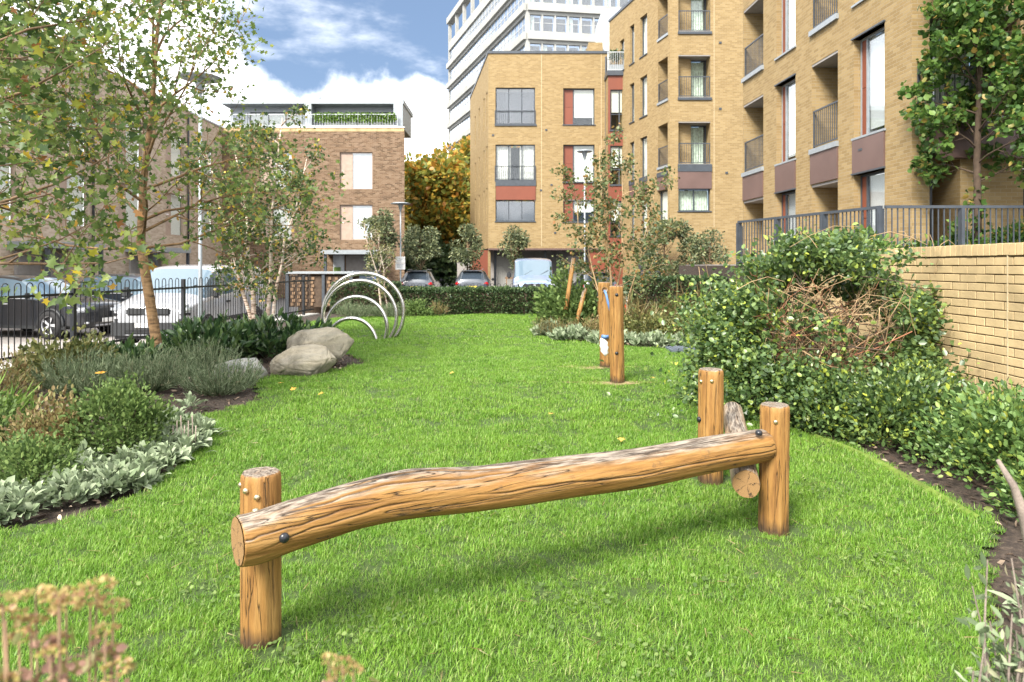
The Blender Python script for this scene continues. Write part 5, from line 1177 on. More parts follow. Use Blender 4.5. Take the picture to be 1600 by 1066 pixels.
def bush(name, label, c, r, n, size, mat, seed, shape='oval', up=.4, shell=.45, stems=14, stem_mat='bark_dark', group=None, clump=28, cs=.22, cat='shrub', wid=1.0, zmin=0.0, spread=.5, stem_r=.006):
    """shrub: stems fan out from the base, leaves sit in clumps through an uneven dome"""
    o = thing(name, label, cat, c, 0, group); rs = np.random.default_rng(seed); rx, ry, rz = r
    Cc = unit(rs.normal(size=(clump, 3))*np.array([1, 1, .9])); Cc[:, 2] = np.abs(Cc[:, 2]); Cc *= rs.uniform(shell, 1.0, (clump, 1)); Cc *= np.array([rx, ry, rz])*(1-cs*.35); Cc[:, 2] = np.maximum(Cc[:, 2], .12*rz)
    k = rs.integers(0, clump, n); cr = cs*min(rx, ry, rz*1.3)*2; P = Cc[k]+rs.normal(0, .42, (n, 3))*cr
    P = P[P[:, 2] > zmin]; e = (P[:, 0]/rx)**2+(P[:, 1]/ry)**2+(P[:, 2]/rz)**2; P = P[e < 1.25]
    D = unit(P*np.array([1, 1, .6]))*.8+rs.normal(0, spread, P.shape); D[:, 2] += up
    link('leaves', leafmesh('leaves', P, D, size, shape, .4, .7, wid, rs), mat, o, kind='stuff')
    m = MB()
    for i in range(stems):
        q = Cc[i % clump]; a = V3((q[0]*.18, q[1]*.18, -.03)); m.tube([a, V3((q[0]*.55, q[1]*.55, q[2]*.6)), V3(q)], [stem_r, stem_r*.8, stem_r*.4], 4, cap=False)
    build(m, 'stems', stem_mat, o); return o
def spikes(name, label, c, r, n, size, mat, seed, shape='needle', wid=1.0, group=None, cat='shrub', up=1.0, tilt=.45, stem_mat='leaf_lavender'):
    """low mound of upright shoots (lavender, strap-leaved evergreens)"""
    o = thing(name, label, cat, c, 0, group); rs = np.random.default_rng(seed); rx, ry, rz = r
    ns = max(8, n//14); a = rs.uniform(0, 6.283, ns); d = np.sqrt(rs.uniform(0, 1, ns)); B0 = np.stack([rx*.75*d*np.cos(a), ry*.75*d*np.sin(a), np.zeros(ns)], 1)
    dirs = np.stack([tilt*d*np.cos(a), tilt*d*np.sin(a), np.full(ns, 1.0)], 1)+rs.normal(0, .14, (ns, 3)); dirs = unit(dirs); h = rz*(1-.35*d**2)*rs.uniform(.7, 1.08, ns)*(1+.2*vnoise(B0+np.array(c), seed, 4.0))
    m = MB()
    for i in range(ns): m.tube([V3(B0[i]*.5), V3(B0[i]+dirs[i]*h[i]*.5), V3(B0[i]+dirs[i]*h[i])], [.004, .003, .0015], 3, cap=False)
    build(m, 'stems', stem_mat, o)
    k = rs.integers(0, ns, n); t = rs.uniform(.12, 1.0, n)**.75; P = B0[k]+dirs[k]*(h[k]*t)[:, None]; D = dirs[k]*up+rs.normal(0, .5, (n, 3))
    link('leaves', leafmesh('leaves', P, D, size, shape, .4, .5, wid, rs), mat, o, kind='stuff'); return o
# left bed, from back to front
spikes('laurel_shrub', 'low dark glossy evergreen spreading behind the boulders', (-3.55, 10.2, .25), (.95, .75, .50), 2600, .135, 'leaf_laurel', 71, 'strap', 1.25, tilt=.7, stem_mat='bark_dark')
spikes('laurel_shrub', 'dark glossy evergreen under the multi-stemmed birch', (-4.55, 10.6, .25), (.85, .8, .52), 2600, .135, 'leaf_laurel', 72, 'strap', 1.25, tilt=.7, stem_mat='bark_dark')
spikes('laurel_shrub', 'dark strap-leaved evergreen beside the leaning tree trunk', (-4.3, 9.6, .25), (.7, .6, .48), 1500, .14, 'leaf_laurel', 73, 'strap', 1.2, tilt=.7, stem_mat='bark_dark')
spikes('laurel_shrub', 'strap-leaved evergreen clump in front of the leaning trunk', (-4.75, 8.2, .24), (.55, .5, .42), 900, .16, 'leaf_laurel', 74, 'strap', 1.1, tilt=.8, stem_mat='bark_dark')
spikes('lavender_bush', 'silver lavender mound in front of the flat pale boulder', (-3.15, 7.35, .22), (.45, .38, .42), 3400, .05, 'leaf_lavender', 81)
spikes('lavender_bush', 'grey-green lavender mound at the foot of the leaning trunk', (-4.0, 7.5, .23), (.55, .42, .46), 4200, .05, 'leaf_lavender', 82)
spikes('lavender_bush', 'greyish lavender mound behind the yellow flower', (-4.6, 7.35, .22), (.50, .45, .50), 3800, .055, 'leaf_lavender', 83)
spikes('lavender_bush', 'pale grey lavender mound between the trunk and the laurel', (-3.85, 8.5, .24), (.50, .40, .48), 3000, .05, 'leaf_lavender', 84)
bush('box_bush', 'loose olive green bush against the low boundary wall', (-5.15, 7.9, .24), (.55, .5, .62), 3200, .055, 'leaf_olive', 85, up=.6)
bush('dry_bush', 'small brown drying shrub at the left edge by the fence wall', (-5.15, 6.85, .2), (.36, .35, .60), 1500, .05, 'leaf_dry', 86, 'strap', up=.8)
bush('spiraea_bush', 'shrub with thin yellow-brown leaves in the near left bed', (-3.62, 5.35, .12), (.36, .32, .60), 2600, .036, 'leaf_dry', 87, 'oval', up=.7, stem_mat='twig_red')
bush('rose_bush', 'fresh green rose bush with toothed leaves beside the silver carpet', (-3.05, 5.35, .12), (.48, .42, .62), 6200, .034, 'leaf_bush', 88, 'oval', up=.35, cs=.16, clump=44)
bush('rose_bush', 'low fresh green bush at the front of the left bed', (-3.30, 4.72, .07), (.42, .34, .36), 4200, .032, 'leaf_bush', 89, 'oval', up=.4)
spikes('grass_clump', 'bright green grass clump at the left edge of the bed', (-4.55, 5.95, .15), (.30, .28, .34), 500, .18, 'leaf_bright', 90, 'needle', .8, cat='ornamental grass', tilt=.7)
bush('box_bush', 'bushy green shrub at the far left under the tree', (-4.3, 5.5, .13), (.42, .36, .40), 3400, .034, 'leaf_bush', 91)
# lamb's ear rosettes: every leaf a piece of its own
def earleaf(seed):
    rs = np.random.default_rng(seed); n = 6; V = []; L = []; T_ = []; w = rs.uniform(.34, .46); bend = rs.uniform(.1, .5)
    for i in range(n):
        t = i/(n-1); ww = w*math.sin(math.pi*min(t*.92+.06, 1.0))**.8*.5*(1-.15*t); y = t; z = .35*bend*math.sin(t*2.6)-bend*.35*t*t
        V += [(-ww, y, z+ww*.35), (0, y, z), (ww, y, z+ww*.35)]
    for i in range(n-1):
        for q in (0, 1): a = 3*i+q; L += [a, a+1, a+4, a+3]; T_.append(4)
    me = fastmesh('leaf', V, L, T_, True); me.materials.append(MATS['leaf_silver']); return me
EARS = [earleaf(k) for k in range(6)]
def rosette(label, x, y, n, size, seed, group='silver lamb\'s ear rosettes'):
    o = thing('lambs_ear', label, 'plant', (x, y, gz(y)), 0, group); R_ = random.Random(seed)
    for i in range(n):
        f = i/n; az = i*2.4+R_.uniform(-.3, .3); el = rad(15+60*f+R_.uniform(-12, 12)); s_ = size*(1.1-.5*f)*R_.uniform(.8, 1.15); d = .13*(1-f)*R_.uniform(.4, 1.1)
        l = link('leaf', R_.choice(EARS), None, o, (d*math.cos(az), d*math.sin(az), max(.01, .01+.10*f+R_.uniform(-.01, .03)))); l.scale = (s_, s_, s_); l.rotation_euler = (el, R_.uniform(-.4, .4), az-math.pi/2)
    return o
SPOT = [("lamb's ear rosette at the far left front of the bed", -3.05, 4.22), ("lamb's ear rosette with broad upright leaves at the left front", -2.88, 4.50), ("lamb's ear rosette beside the low green bush", -2.72, 4.60), ("lamb's ear rosette in the middle of the silver carpet's front edge", -2.62, 4.86), ("lamb's ear rosette bordering the lawn under the rose bush", -2.60, 5.12), ("lamb's ear rosette at the outermost bulge of the silver carpet", -2.58, 5.42), ("lamb's ear rosette at the inner right of the silver carpet", -2.72, 5.62), ("lamb's ear rosette behind the bulge of the silver carpet", -2.76, 5.90), ("lamb's ear rosette at the back of the silver carpet", -2.98, 6.05), ("lamb's ear rosette between rose bush and silver carpet", -2.82, 5.25), ("lamb's ear rosette growing under the rose bush edge", -2.84, 5.0), ("lone lamb's ear rosette on the mulch before the lavender", -3.12, 6.62), ("lamb's ear rosette half hidden at the left picture edge", -3.22, 4.30), ("lamb's ear rosette in the second row behind the front edge", -2.95, 4.78), ("lamb's ear rosette beside the spiky pale flower stalks", -2.70, 5.35), ("lamb's ear rosette at the rear left of the silver carpet", -3.12, 5.95)]
for i, (lab, x, y) in enumerate(SPOT): rosette(lab, x, y, 34, .112 if i != 11 else .11, 300+i)
for i, (lab, x, y) in enumerate([("lamb's ear rosette under the boulders' right-hand bed tip", -2.6, 5.75), ("lamb's ear rosette tucked behind the outer bulge", -2.66, 5.55), ("lamb's ear rosette low at the lawn edge near the bulge", -2.53, 5.28), ("lamb's ear rosette in the deep shade of the rose bush", -2.9, 5.62)]): rosette(lab, x, y, 32, .11, 350+i)
cr_ = [(-3.2, 4.25, .30), (-2.95, 4.55, .30), (-2.72, 4.72, .24), (-2.70, 5.1, .26), (-2.74, 5.5, .28), (-2.88, 5.85, .28), (-3.1, 4.9, .30), (-3.15, 6.02, .26)]
for i, (lab, (x, y, r_)) in enumerate(zip(('at the far left', 'behind the left front rosettes', 'at the lawn edge by the low bush', 'under the rose bush edge', 'at the bulge into the lawn', 'at the back edge', 'between the green bushes', 'nearest the mulch'), cr_)):
    spikes('silver_carpet', 'low sage leaf carpet in the near bed, '+lab, (x, y, gz(y)), (r_, r_*.9, .15), 640, .068, 'leaf_silver', 500+i, 'oval', 1.1, cat='plant', tilt=1.2, group='silver carpets in the near left bed')
m = MB()
for k in range(7): x = -2.68+.03*k; m.tube([(x-(-2.7), .02*(k % 3), 0), (x-(-2.7)+.01, .0, .22+.04*(k % 3))], [.003, .005], 5)
o = build(m, 'flower_stalks', 'twig_grey', None, (-2.7, 5.38, gz(5.38))); tag(o, 'pale dry flower stalks standing in the silver carpet', 'flower stalks')
FL = thing('yellow_flower', 'single yellow flower between the lavender and the rose bush', 'flower', (-3.85, 6.35, gz(6.35)))
m = MB(); m.tube([(0, 0, 0), (.02, 0, .42)], .004, 4); build(m, 'stem', 'leaf_bush', FL)
P = np.tile([[.02, 0, .42]], (9, 1)); D = np.stack([np.cos(np.arange(9)*.7), np.sin(np.arange(9)*.7)-.4, np.full(9, .25)], 1); link('petals', leafmesh('petals', P, D, .055, 'oval'), 'leaf_fallen', FL)
# low planting in front of the far hedge, seen through the hoops
spikes('lavender_bush', 'grey lavender row seen through the steel hoops', (-4.05, 17.6, .25), (.55, .4, .42), 2600, .07, 'leaf_lavender', 101)
spikes('lavender_bush', 'grey lavender mound seen through the right of the hoops', (-3.25, 17.8, .25), (.5, .4, .40), 2400, .07, 'leaf_lavender', 102)
bush('box_bush', 'bright rounded green cushion shrub in front of the far hedge', (-2.55, 18.05, .25), (.5, .35, .48), 2600, .05, 'leaf_bush', 103)
spikes('grass_clump', 'small pinkish dry grass tuft at the hedge foot', (-1.95, 18.2, .25), (.2, .2, .35), 300, .14, 'leaf_dry', 104, 'needle', 1, cat='ornamental grass')
# bed around the slender birch
bush('viburnum_shrub', 'tall green shrub held by leaning timber stakes', (1.25, 13.9, .25), (.85, .7, 1.30), 6000, .095, 'leaf_bush', 111, 'oval', up=.2, cs=.2, clump=50)
spikes('lavender_bush', 'dry brownish low plants at the point of the middle bed', (.85, 13.1, .25), (.45, .4, .38), 1800, .07, 'leaf_dry', 112)
bush('dry_bush', 'dry greyish brown shrub left of the twin posts', (1.5, 12.6, .25), (.55, .4, .42), 2200, .055, 'leaf_dry', 113, 'strap')
bush('box_bush', 'olive green low shrub right of the twin posts', (2.55, 12.4, .25), (.6, .5, .55), 3200, .055, 'leaf_olive', 114)
bush('box_bush', 'brownish green shrub beside the honeysuckle arch', (3.25, 12.0, .25), (.6, .5, .62), 3200, .055, 'leaf_olive', 115)
bush('box_bush', 'low green shrub beneath the right-hand hedge', (3.2, 13.6, .25), (.7, .5, .75), 3000, .06, 'leaf_olive', 118)
spikes('grass_clump', 'dry pinkish ornamental grass leaning by the traffic cone', (2.3, 12.9, .25), (.35, .3, .70), 500, .32, 'leaf_dry', 116, 'needle', .5, cat='ornamental grass', tilt=.9)
spikes('grass_clump', 'dry pinkish ornamental grass behind the honeysuckle arch', (3.45, 12.6, .25), (.3, .3, .80), 400, .34, 'leaf_dry', 117, 'needle', .5, cat='ornamental grass', tilt=.9)
for i, (lab, x, y, rx) in enumerate([('silver leaf carpet at the tip of the middle bed', .75, 13.25, .35), ('silver leaf carpet left of the twin posts', 1.1, 12.35, .45), ('silver leaf carpet directly behind the twin posts', 1.75, 11.8, .45), ('silver leaf carpet right of the twin posts', 2.35, 11.4, .45), ('silver leaf carpet next to the drain cover', 2.95, 11.2, .35)]):
    spikes('silver_carpet', lab, (x, y, .25), (rx, .25, .20), 700, .11, 'leaf_silver', 120+i, 'strap', 1.5, cat='plant', tilt=1.1, group='silver carpets in the middle bed')
for i, (lab, p, q) in enumerate([('leaning orange timber stake left of the tall green shrub', (.98, 13.45, .2), (1.22, 13.5, 1.75)), ('shorter leaning timber stake crossing the tall green shrub', (1.18, 13.25, .2), (1.45, 13.5, 1.15)), ('timber stake hidden among the tall shrub leaves', (1.75, 13.4, .2), (1.72, 13.5, 1.0))]):
    m = MB(); m.tube([V3(p)-V3(p), (V3(q)-V3(p))*.5, V3(q)-V3(p)], [.045, .043, .042], 12); o = build(m, 'tree_stake', 'timber_post', None, p); tag(o, lab, 'stake', 'timber stakes in the middle bed')
# honeysuckle arch, hollow in front and full of bare twigs
H = thing('honeysuckle_arch', 'big arching honeysuckle shrub with hollow of bare tangled twigs', 'shrub', (3.05, 6.75, gz(6.75)))
rs = np.random.default_rng(77)
def hs_r(u):                                       # radius of the leafy dome along a unit direction
    return 1+.10*vnoise(u*1.0, 3.0, 2.6)+.06*vnoise(u, 8.0, 6.0)
nc = 420; u = unit(rs.normal(size=(nc, 3))); u[:, 2] = np.abs(u[:, 2])*1.05-.14; u = unit(u)
C = u*(hs_r(u)*rs.uniform(.80, 1.0, nc))[:, None]*np.array([1.22, .85, 1.66]); C[:, 0] -= .02
hol = ((C[:, 0]+.03)/.66)**2+((C[:, 2]-.80)/.54)**2                         # the hollow faces the lawn
k = ~((hol < 1.0) & (C[:, 1] < .05) & (rs.uniform(size=nc) < .78)); k &= ~((hol < .9) & (C[:, 1] > .05) & (rs.uniform(size=nc) < .4)); C, u = C[k], u[k]
n = 46000; i = rs.integers(0, len(C), n); P = C[i]+rs.normal(0, .072, (n, 3))*np.array([1.15, 1.0, .9]); k = (P[:, 2] > .03) & (P[:, 0] < 1.04); P, i = P[k], i[k]
D = u[i]*.5+rs.normal(0, .55, P.shape); D[:, 2] -= .2
link('leaves', leafmesh('leaves', P, D, .047, 'oval', .45, 1.1, 1.25, rs), 'leaf_honeysuckle', H, kind='stuff')
P2_ = rs.normal(0, 1, (3200, 3))*np.array([.22, .26, .26])+np.array([-.86, .45, .72]); P2_ = P2_[P2_[:, 2] > .05]
link('side_leaves', leafmesh('side_leaves', P2_, rs.normal(size=P2_.shape)+(-.3, -.3, .1), .048, 'oval', .4, 1.0, 1.25, rs), 'leaf_honeysuckle', H, kind='stuff')
n = 5200; P3_ = rs.normal(0, 1, (n, 3))*np.array([.62, .20, .17])+np.array([-.1, -.62, .28]); P3_ = P3_[(P3_[:, 2] > .02)]
link('skirt_leaves', leafmesh('skirt_leaves', P3_, rs.normal(size=P3_.shape)+(0, -.4, .1), .042, 'oval', .35, 1.0, 1.2, rs), 'leaf_honeysuckle', H, kind='stuff')
def twigs(n, mat, name, r0, seed, box):
    R_ = random.Random(seed); m = MB()
    for i in range(n):
        a = R_.uniform(-.9, .9); p = V3((R_.uniform(-.5, .65), R_.uniform(-.35, .25), R_.uniform(.0, .35))); q = V3((R_.uniform(-.7, .95), R_.uniform(-.72, .1), R_.uniform(.5, 1.42))) if i % 5 else V3((R_.uniform(-.6, .85), R_.uniform(-.80, -.4), R_.uniform(.45, 1.3)))
        if i % 5 == 0: p = V3((R_.uniform(-.55, .75), R_.uniform(-.80, -.45), R_.uniform(.4, 1.32)))
        c = (p+q)*.5+V3((R_.gauss(0, .24), R_.gauss(-.05, .14), R_.gauss(.12, .22))); pts = []
        for k in range(7): t = k/6; pts.append(p*(1-t)**2+c*2*t*(1-t)+q*t*t+V3((R_.gauss(0, .012), R_.gauss(0, .012), R_.gauss(0, .012))))
        r = r0*R_.uniform(.3, 1.3); m.tube(pts, [r*(1-.6*k/6) for k in range(7)], 4, cap=False)
        for k in (2, 3, 4, 5):                         # forks
            if R_.random() < .55: e = pts[k]+V3((R_.gauss(0, .11), R_.gauss(-.03, .07), R_.gauss(.02, .11))); m.tube([pts[k], pts[k].lerp(e, .5)+V3((R_.gauss(0, .02), 0, R_.gauss(0, .02))), e], [r*.5, r*.4, r*.2], 3, cap=False)
    return build(m, name, mat, H, (-.16, .05, -.03), kind='stuff')
twigs(85, 'twig_tan', 'bare_twigs', .0058, 4, None); twigs(45, 'twig_red', 'red_twigs', .005, 9, None); twigs(60, 'bark_dark', 'inner_stems', .007, 15, None)
m = MB(); R_ = random.Random(3)
for i in range(20):                                    # long loose shoots over the top and front
    a = R_.uniform(0, 6.28); p = V3((-.1+1.15*math.cos(a), .75*math.sin(a), 1.1+.5*R_.random())); q = p+V3((R_.gauss(.15, .3), R_.gauss(-.1, .2), R_.uniform(.0, .4))); q = p+(q-p)*.6; m.tube([p, p.lerp(q, .3)+V3((0, 0, .05)), p.lerp(q, .65)+V3((0, 0, .07)), q], [.003, .003, .0025, .0015], 4, cap=False)
build(m, 'loose_shoots', 'twig_tan', H, kind='stuff')
# euonymus and other shrubs along the retaining wall
bush('euonymus_shrub', 'pale green small-leaved shrub against the retaining wall', (3.62, 4.85, .1), (.62, .85, .60), 11500, .042, 'leaf_euonymus', 131, 'oval', up=.4, cs=.2, clump=70, stem_mat='twig_red', shell=.6)
bush('euonymus_shrub', 'darker small-leaved shrub between the arch and the pale shrub', (3.30, 5.75, .13), (.62, .55, .66), 9500, .042, 'leaf_honeysuckle', 132, 'oval', up=.3, cs=.2, clump=60, stem_mat='twig_red', shell=.6)
bush('euonymus_shrub', 'low leafy shrub under the front of the honeysuckle hollow', (2.85, 6.05, .16), (.55, .42, .46), 6500, .042, 'leaf_honeysuckle', 133, 'oval', up=.3, clump=50, stem_mat='twig_red', shell=.55)
bush('euonymus_shrub', 'pale green shrub at the right-hand picture edge', (3.55, 4.1, .05), (.55, .50, .50), 5500, .042, 'leaf_euonymus', 134, 'oval', up=.4, cs=.2, clump=50, stem_mat='twig_red', shell=.6)
# plants on the terrace behind the railing
for i, (lab, x, y, rx, h) in enumerate([('green shrub behind the railing under the terrace tree', 8.6, 12.95, .55, .85), ('green shrub behind the railing at the right-hand edge', 9.6, 13.0, .6, 1.0), ('low green shrub behind the railing near the corner', 7.7, 13.0, .35, .45)]):
    bush('terrace_shrub', lab, (x, y, 1.62), (rx, .38, h), 1800, .09, 'leaf_lime', 140+i, 'oval')
bush('terrace_shrub', 'straggly shrub on the terrace edge above the honeysuckle arch', (5.3, 10.4, 1.6), (.9, .5, .50), 2600, .07, 'leaf_lime', 145, 'oval', up=.5)
# near plants, out of focus
def flowerheads(label, heads, seed):
    """dried flower heads on stalks close to the camera"""
    o = thing('flower_clump', label, 'flowers', (heads[0][0], heads[0][1], 0)); b0 = V3(o.location); rs = np.random.default_rng(seed); st = MB(); i = 0
    for (x, y, z, r) in heads:
        c = np.array([x, y, z])-np.array(b0[:]); n = 60; u = unit(rs.normal(size=(n, 3))); u[:, 2] = np.abs(u[:, 2])*.7; P = c+u*r*np.array([1, 1, .55])
        link('flower_head', leafmesh('flower_head', P, u+rs.normal(0, .5, u.shape), r*.42, 'round', .4, .6, 1.1, rs), 'petal', o)
        st.tube([V3(c), V3((c[0]*.7, c[1]*.8+.03, c[2]*.5)), V3((c[0]*.4, .08, -.02))], [.0012, .0014, .002], 5)
        for k in range(3): q = c*np.array([1, 1, 0])+rs.normal(0, .015, 3)+np.array([0, 0, c[2]*rs.uniform(.85, .97)]); i += 1; link('seed_head', leafmesh('seed_head', q+rs.normal(0, .006, (9, 3)), rs.normal(size=(9, 3)), .010, 'round', rs=rs), 'seed_brown', o)
        n = 26; t = rs.uniform(.6, .96, n); P = c[None, :]*np.stack([.6+.4*t, .8+.2*t, t], 1)+rs.normal(0, .012, (n, 3)); link('stalk_leaves', leafmesh('stalk_leaves', P, rs.normal(size=(n, 3))+(0, 0, .4), .022, 'oval', rs=rs), 'leaf_olive', o)
    build(st, 'stalks', 'bark_brown', o); return o
def nearpt(ax, az, y): return (ax*y, y, 1.6+az*y)
flowerheads('blurred clump of pinkish dried flower heads close at the lower left', [(ax*.72, .72+.03*math.sin(ax*90), 1.6-az*.72, r) for ax, az, r in ((-.715, .474, .014), (-.698, .482, .012), (-.664, .486, .013), (-.640, .478, .013), (-.622, .484, .016), (-.728, .510, .015), (-.700, .522, .012), (-.672, .516, .013), (-.606, .520, .012), (-.592, .532, .010), (-.625, .500, .011), (-.565, .578, .012), (-.690, .566, .012), (-.612, .590, .011), (-.722, .592, .012), (-.648, .545, .010), (-.580, .600, .010), (-.74, .56, .012))], 5)
flowerheads('small blurred brownish flower head at the bottom edge', [(ax*.72, .72, 1.6-az*.72, r) for ax, az, r in ((-.248, .585, .009), (-.268, .577, .007), (-.232, .592, .008), (-.258, .600, .008))], 6)
# grey dry stems and silver leaves at the lower right corner
DS = thing('dry_lavender', 'grey dried lavender stems and silver leaves at the lower right corner', 'shrub', (1.285, 1.72, 0))
rs = np.random.default_rng(9); R_ = random.Random(12); m = MB(); P = []
for i in range(60):
    a = R_.uniform(0, 6.28); d = R_.uniform(.0, .13); p = V3((d*math.cos(a)*.5, d*math.sin(a)*.5, 0)); q = V3((.02+d*math.cos(a)*1.3, d*math.sin(a)*1.1, R_.uniform(.35, .86))); c = (p+q)*.5+V3((R_.gauss(0, .05), R_.gauss(0, .05), 0)); pts = [p*(1-t)**2+c*2*t*(1-t)+q*t*t for t in (0, .2, .4, .6, .8, 1)]
    m.tube(pts, [.0045, .004, .0038, .0035, .003, .002], 5, cap=False, wob=.2); P += [pts[k].lerp(pts[k+1], R_.random())[:] for k in (2, 3, 4) for _ in range(9)]
build(m, 'stems', 'twig_grey', DS, kind='stuff')
P = np.array(P)+rs.normal(0, .012, (len(P), 3)); link('dry_leaves', leafmesh('dry_leaves', P, rs.normal(size=P.shape)+(0, 0, .6), .034, 'strap', .4, .3, 1.2, rs), 'leaf_lavender', DS, kind='stuff')
m = MB(); m.tube([(.03, .02, -.02), (.05, .01, .35), (.04, .0, .65), (.02, -.02, .85), (-.01, -.02, .98), (-.035, -.02, 1.05), (-.075, -.02, 1.115)], [.02, .018, .016, .014, .012, .010, .005], 7, wob=.15); m.tube([(-.01, -.02, .98), (.02, -.03, 1.04), (.07, -.03, 1.06), (.13, -.03, 1.04)], [.010, .009, .008, .004], 6, wob=.15); build(m, 'gnarled_branch', 'twig_grey', DS)
for i, (lab, x, y, s_) in enumerate([("small lamb's ear rosette at the bottom right corner of the lawn", 1.36, 1.95, .12), ("lamb's ear rosette by the grey dried stems", 1.62, 2.1, .13), ("lamb's ear rosette at the right edge near the gnarled branch", 2.35, 3.05, .14)]): rosette(lab, x, y, 13, s_, 400+i)
# fallen leaves on the lawn
fm = leafmesh('fallen_leaf', np.zeros((1, 3)), np.array([[1., 0, .1]]), .07, 'maple', 0, 5.0)
fm.materials.append(MATS['leaf_fallen'])
for i, (x, y) in enumerate([(-2.35, 7.25), (-2.0, 7.05), (-.75, 8.2), (-.1, 4.9), (-2.6, 7.6), (1.65, 7.9), (-1.6, 4.6), (.9, 5.6), (-3.1, 14.6), (.35, 6.3)]):
    o = link('fallen_leaf', fm, None, None, (x, y, gz(y)+.055), (random.uniform(-.3, .3), random.uniform(-.3, .3), random.uniform(0, 6))); tag(o, 'small yellow leaf fallen on the lawn '+('between the boulders and the left-hand carpet', 'a step from the boulders', 'left of the twin posts', 'just behind the log balance beam', 'beside the lavender', 'right of the twin posts', 'in front of the silver rosettes', 'behind the corner post', 'by the steel hoops', 'midway between beam and twin posts')[i], 'leaf', 'fallen leaves on the lawn')

# ------------------------------------------------------------------ vehicles
def loft(st, glass):
    """body shell from stations (x, z_low, z_shoulder, z_top, half_width, half_top); faces are sorted into body and glass"""
    secs = []
    for (x, zl, zs, zt, hw, ht) in st:
        half = [(hw*.80, zl), (hw*.99, zl+.10), (hw, zl+(zs-zl)*.55), (hw*.985, zs-.03), (hw*.96, zs+.015), (ht+.02, zt-.07), (ht*.86, zt-.012), (ht*.45, zt+.008), (0, zt+.012)]
        secs.append([(x, -y, z) for y, z in half]+[(x, y, z) for y, z in reversed(half[:-1])])
    n = len(secs[0]); bm = bmesh.new(); vs_ = [[bm.verts.new(p) for p in s] for s in secs]
    for i in range(len(secs)-1):
        for j in range(n-1):
            f = bm.faces.new((vs_[i][j], vs_[i][j+1], vs_[i+1][j+1], vs_[i+1][j])); f.smooth = True
            jj = j if j < 8 else n-2-j
            f.material_index = glass(i, jj)
        f = bm.faces.new((vs_[i][0], vs_[i+1][0], vs_[i+1][n-1], vs_[i][n-1])); f.smooth = True
    bm.faces.new(vs_[0][::-1]); bm.faces.new(vs_[-1]); bmesh.ops.recalc_face_normals(bm, faces=bm.faces[:])
    cl = bm.edges.layers.float.new('crease_edge')
    for e in bm.edges:
        mi = {f.material_index for f in e.link_faces}
        if len(mi) > 1: e[cl] = .75
    me = bpy.data.meshes.new('shell'); bm.to_mesh(me); bm.free(); o = bpy.data.objects.new('shell', me); COL.objects.link(o)
    md = o.modifiers.new('s', 'SUBSURF'); md.levels = 2; md.render_levels = 2
    ev = o.evaluated_get(bpy.context.evaluated_depsgraph_get()); em = bpy.data.meshes.new_from_object(ev)
    bpy.data.objects.remove(o); res = {}
    V = np.array([v.co[:] for v in em.vertices])
    for mi in sorted({p.material_index for p in em.polygons}):
        idx = {}; L = []; T_ = []
        for p in em.polygons:
            if p.material_index != mi: continue
            for v in p.vertices: L.append(idx.setdefault(v, len(idx)))
            T_.append(len(p.vertices))
        res[mi] = fastmesh('shell', V[list(idx)], L, T_, True)
    return res
def wheel(parent, x, y, r, side, spokes=5):
    m = MB(); w = .11
    m.lathe([(r*.66, -w), (r*.93, -w), (r, -w*.7), (r, w*.7), (r*.93, w), (r*.66, w)], 28, 'y'); t = build(m, 'wheel', 'rubber', parent, (x, y, r))
    m = MB(); yy = side*w*.72; m.lathe([(r*.70, yy-side*.10), (r*.70, yy), (r*.62, yy), (r*.62, yy-side*.02)], 28, 'y'); m.lathe([(0, yy-side*.005), (r*.14, yy-side*.005), (r*.14, yy-side*.04)], 12, 'y')
    for k in range(spokes):
        for dd in (-.11, .11):
            a = 2*math.pi*k/spokes+dd; ca, sa = math.cos(a), math.sin(a); p0, p1 = r*.10, r*.66; wx = r*.05
            q = [(p0*ca-wx*sa, yy-side*.012, p0*sa+wx*ca), (p1*ca-wx*sa, yy-side*.004, p1*sa+wx*ca), (p1*ca+wx*sa, yy-side*.004, p1*sa-wx*ca), (p0*ca+wx*sa, yy-side*.012, p0*sa-wx*ca)]
            m.quad(*q)
    build(m, 'rim', 'alloy', t); m = MB(); m.lathe([(0, yy-side*.07), (r*.68, yy-side*.07)], 20, 'y'); build(m, 'hub', 'dark_plastic', t)
def vehicle(name, label, cat, x, y, rz, st, glassf, paint, wheels, wr, hw, gl='car_glass', group='vehicles parked beyond the garden', trim=None):
    o = thing(name, label, cat, (x, y, GROUND+.008), rz, group); parts = loft(st, glassf)
    for mi, me in parts.items(): link({0: 'body', 1: 'windscreen', 2: 'side_windows', 3: 'rear_window', 4: 'bumper'}[mi], me, {0: paint, 1: gl, 2: gl, 3: gl, 4: 'dark_plastic'}[mi], o)
    for wx in wheels:
        for s_ in (-1, 1):
            wheel(o, wx, s_*(hw-.05), wr, s_); m = MB(); yy = s_*(hw+.004); pts = [(wx+(wr+.045)*math.cos(rad(a)), yy-s_*.02, wr+(wr+.045)*math.sin(rad(a))) for a in range(-8, 189, 14)]; m.tube(pts, .035, 6); build(m, 'wheel_arch', 'dark_plastic', o)
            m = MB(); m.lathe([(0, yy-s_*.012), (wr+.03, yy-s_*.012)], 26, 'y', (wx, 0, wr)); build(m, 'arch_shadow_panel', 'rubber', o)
    return o
def lump(parent, name, mat, c, s, rz=0):
    bm = bmesh.new(); bmesh.ops.create_cube(bm, size=1.0); bmesh.ops.scale(bm, vec=s, verts=bm.verts); bmesh.ops.bevel(bm, geom=bm.edges[:], offset=min(s)*.35, segments=2, affect='EDGES')
    me = bpy.data.meshes.new(name); bm.to_mesh(me); bm.free(); return link(name, me, mat, parent, c, (0, 0, rz))
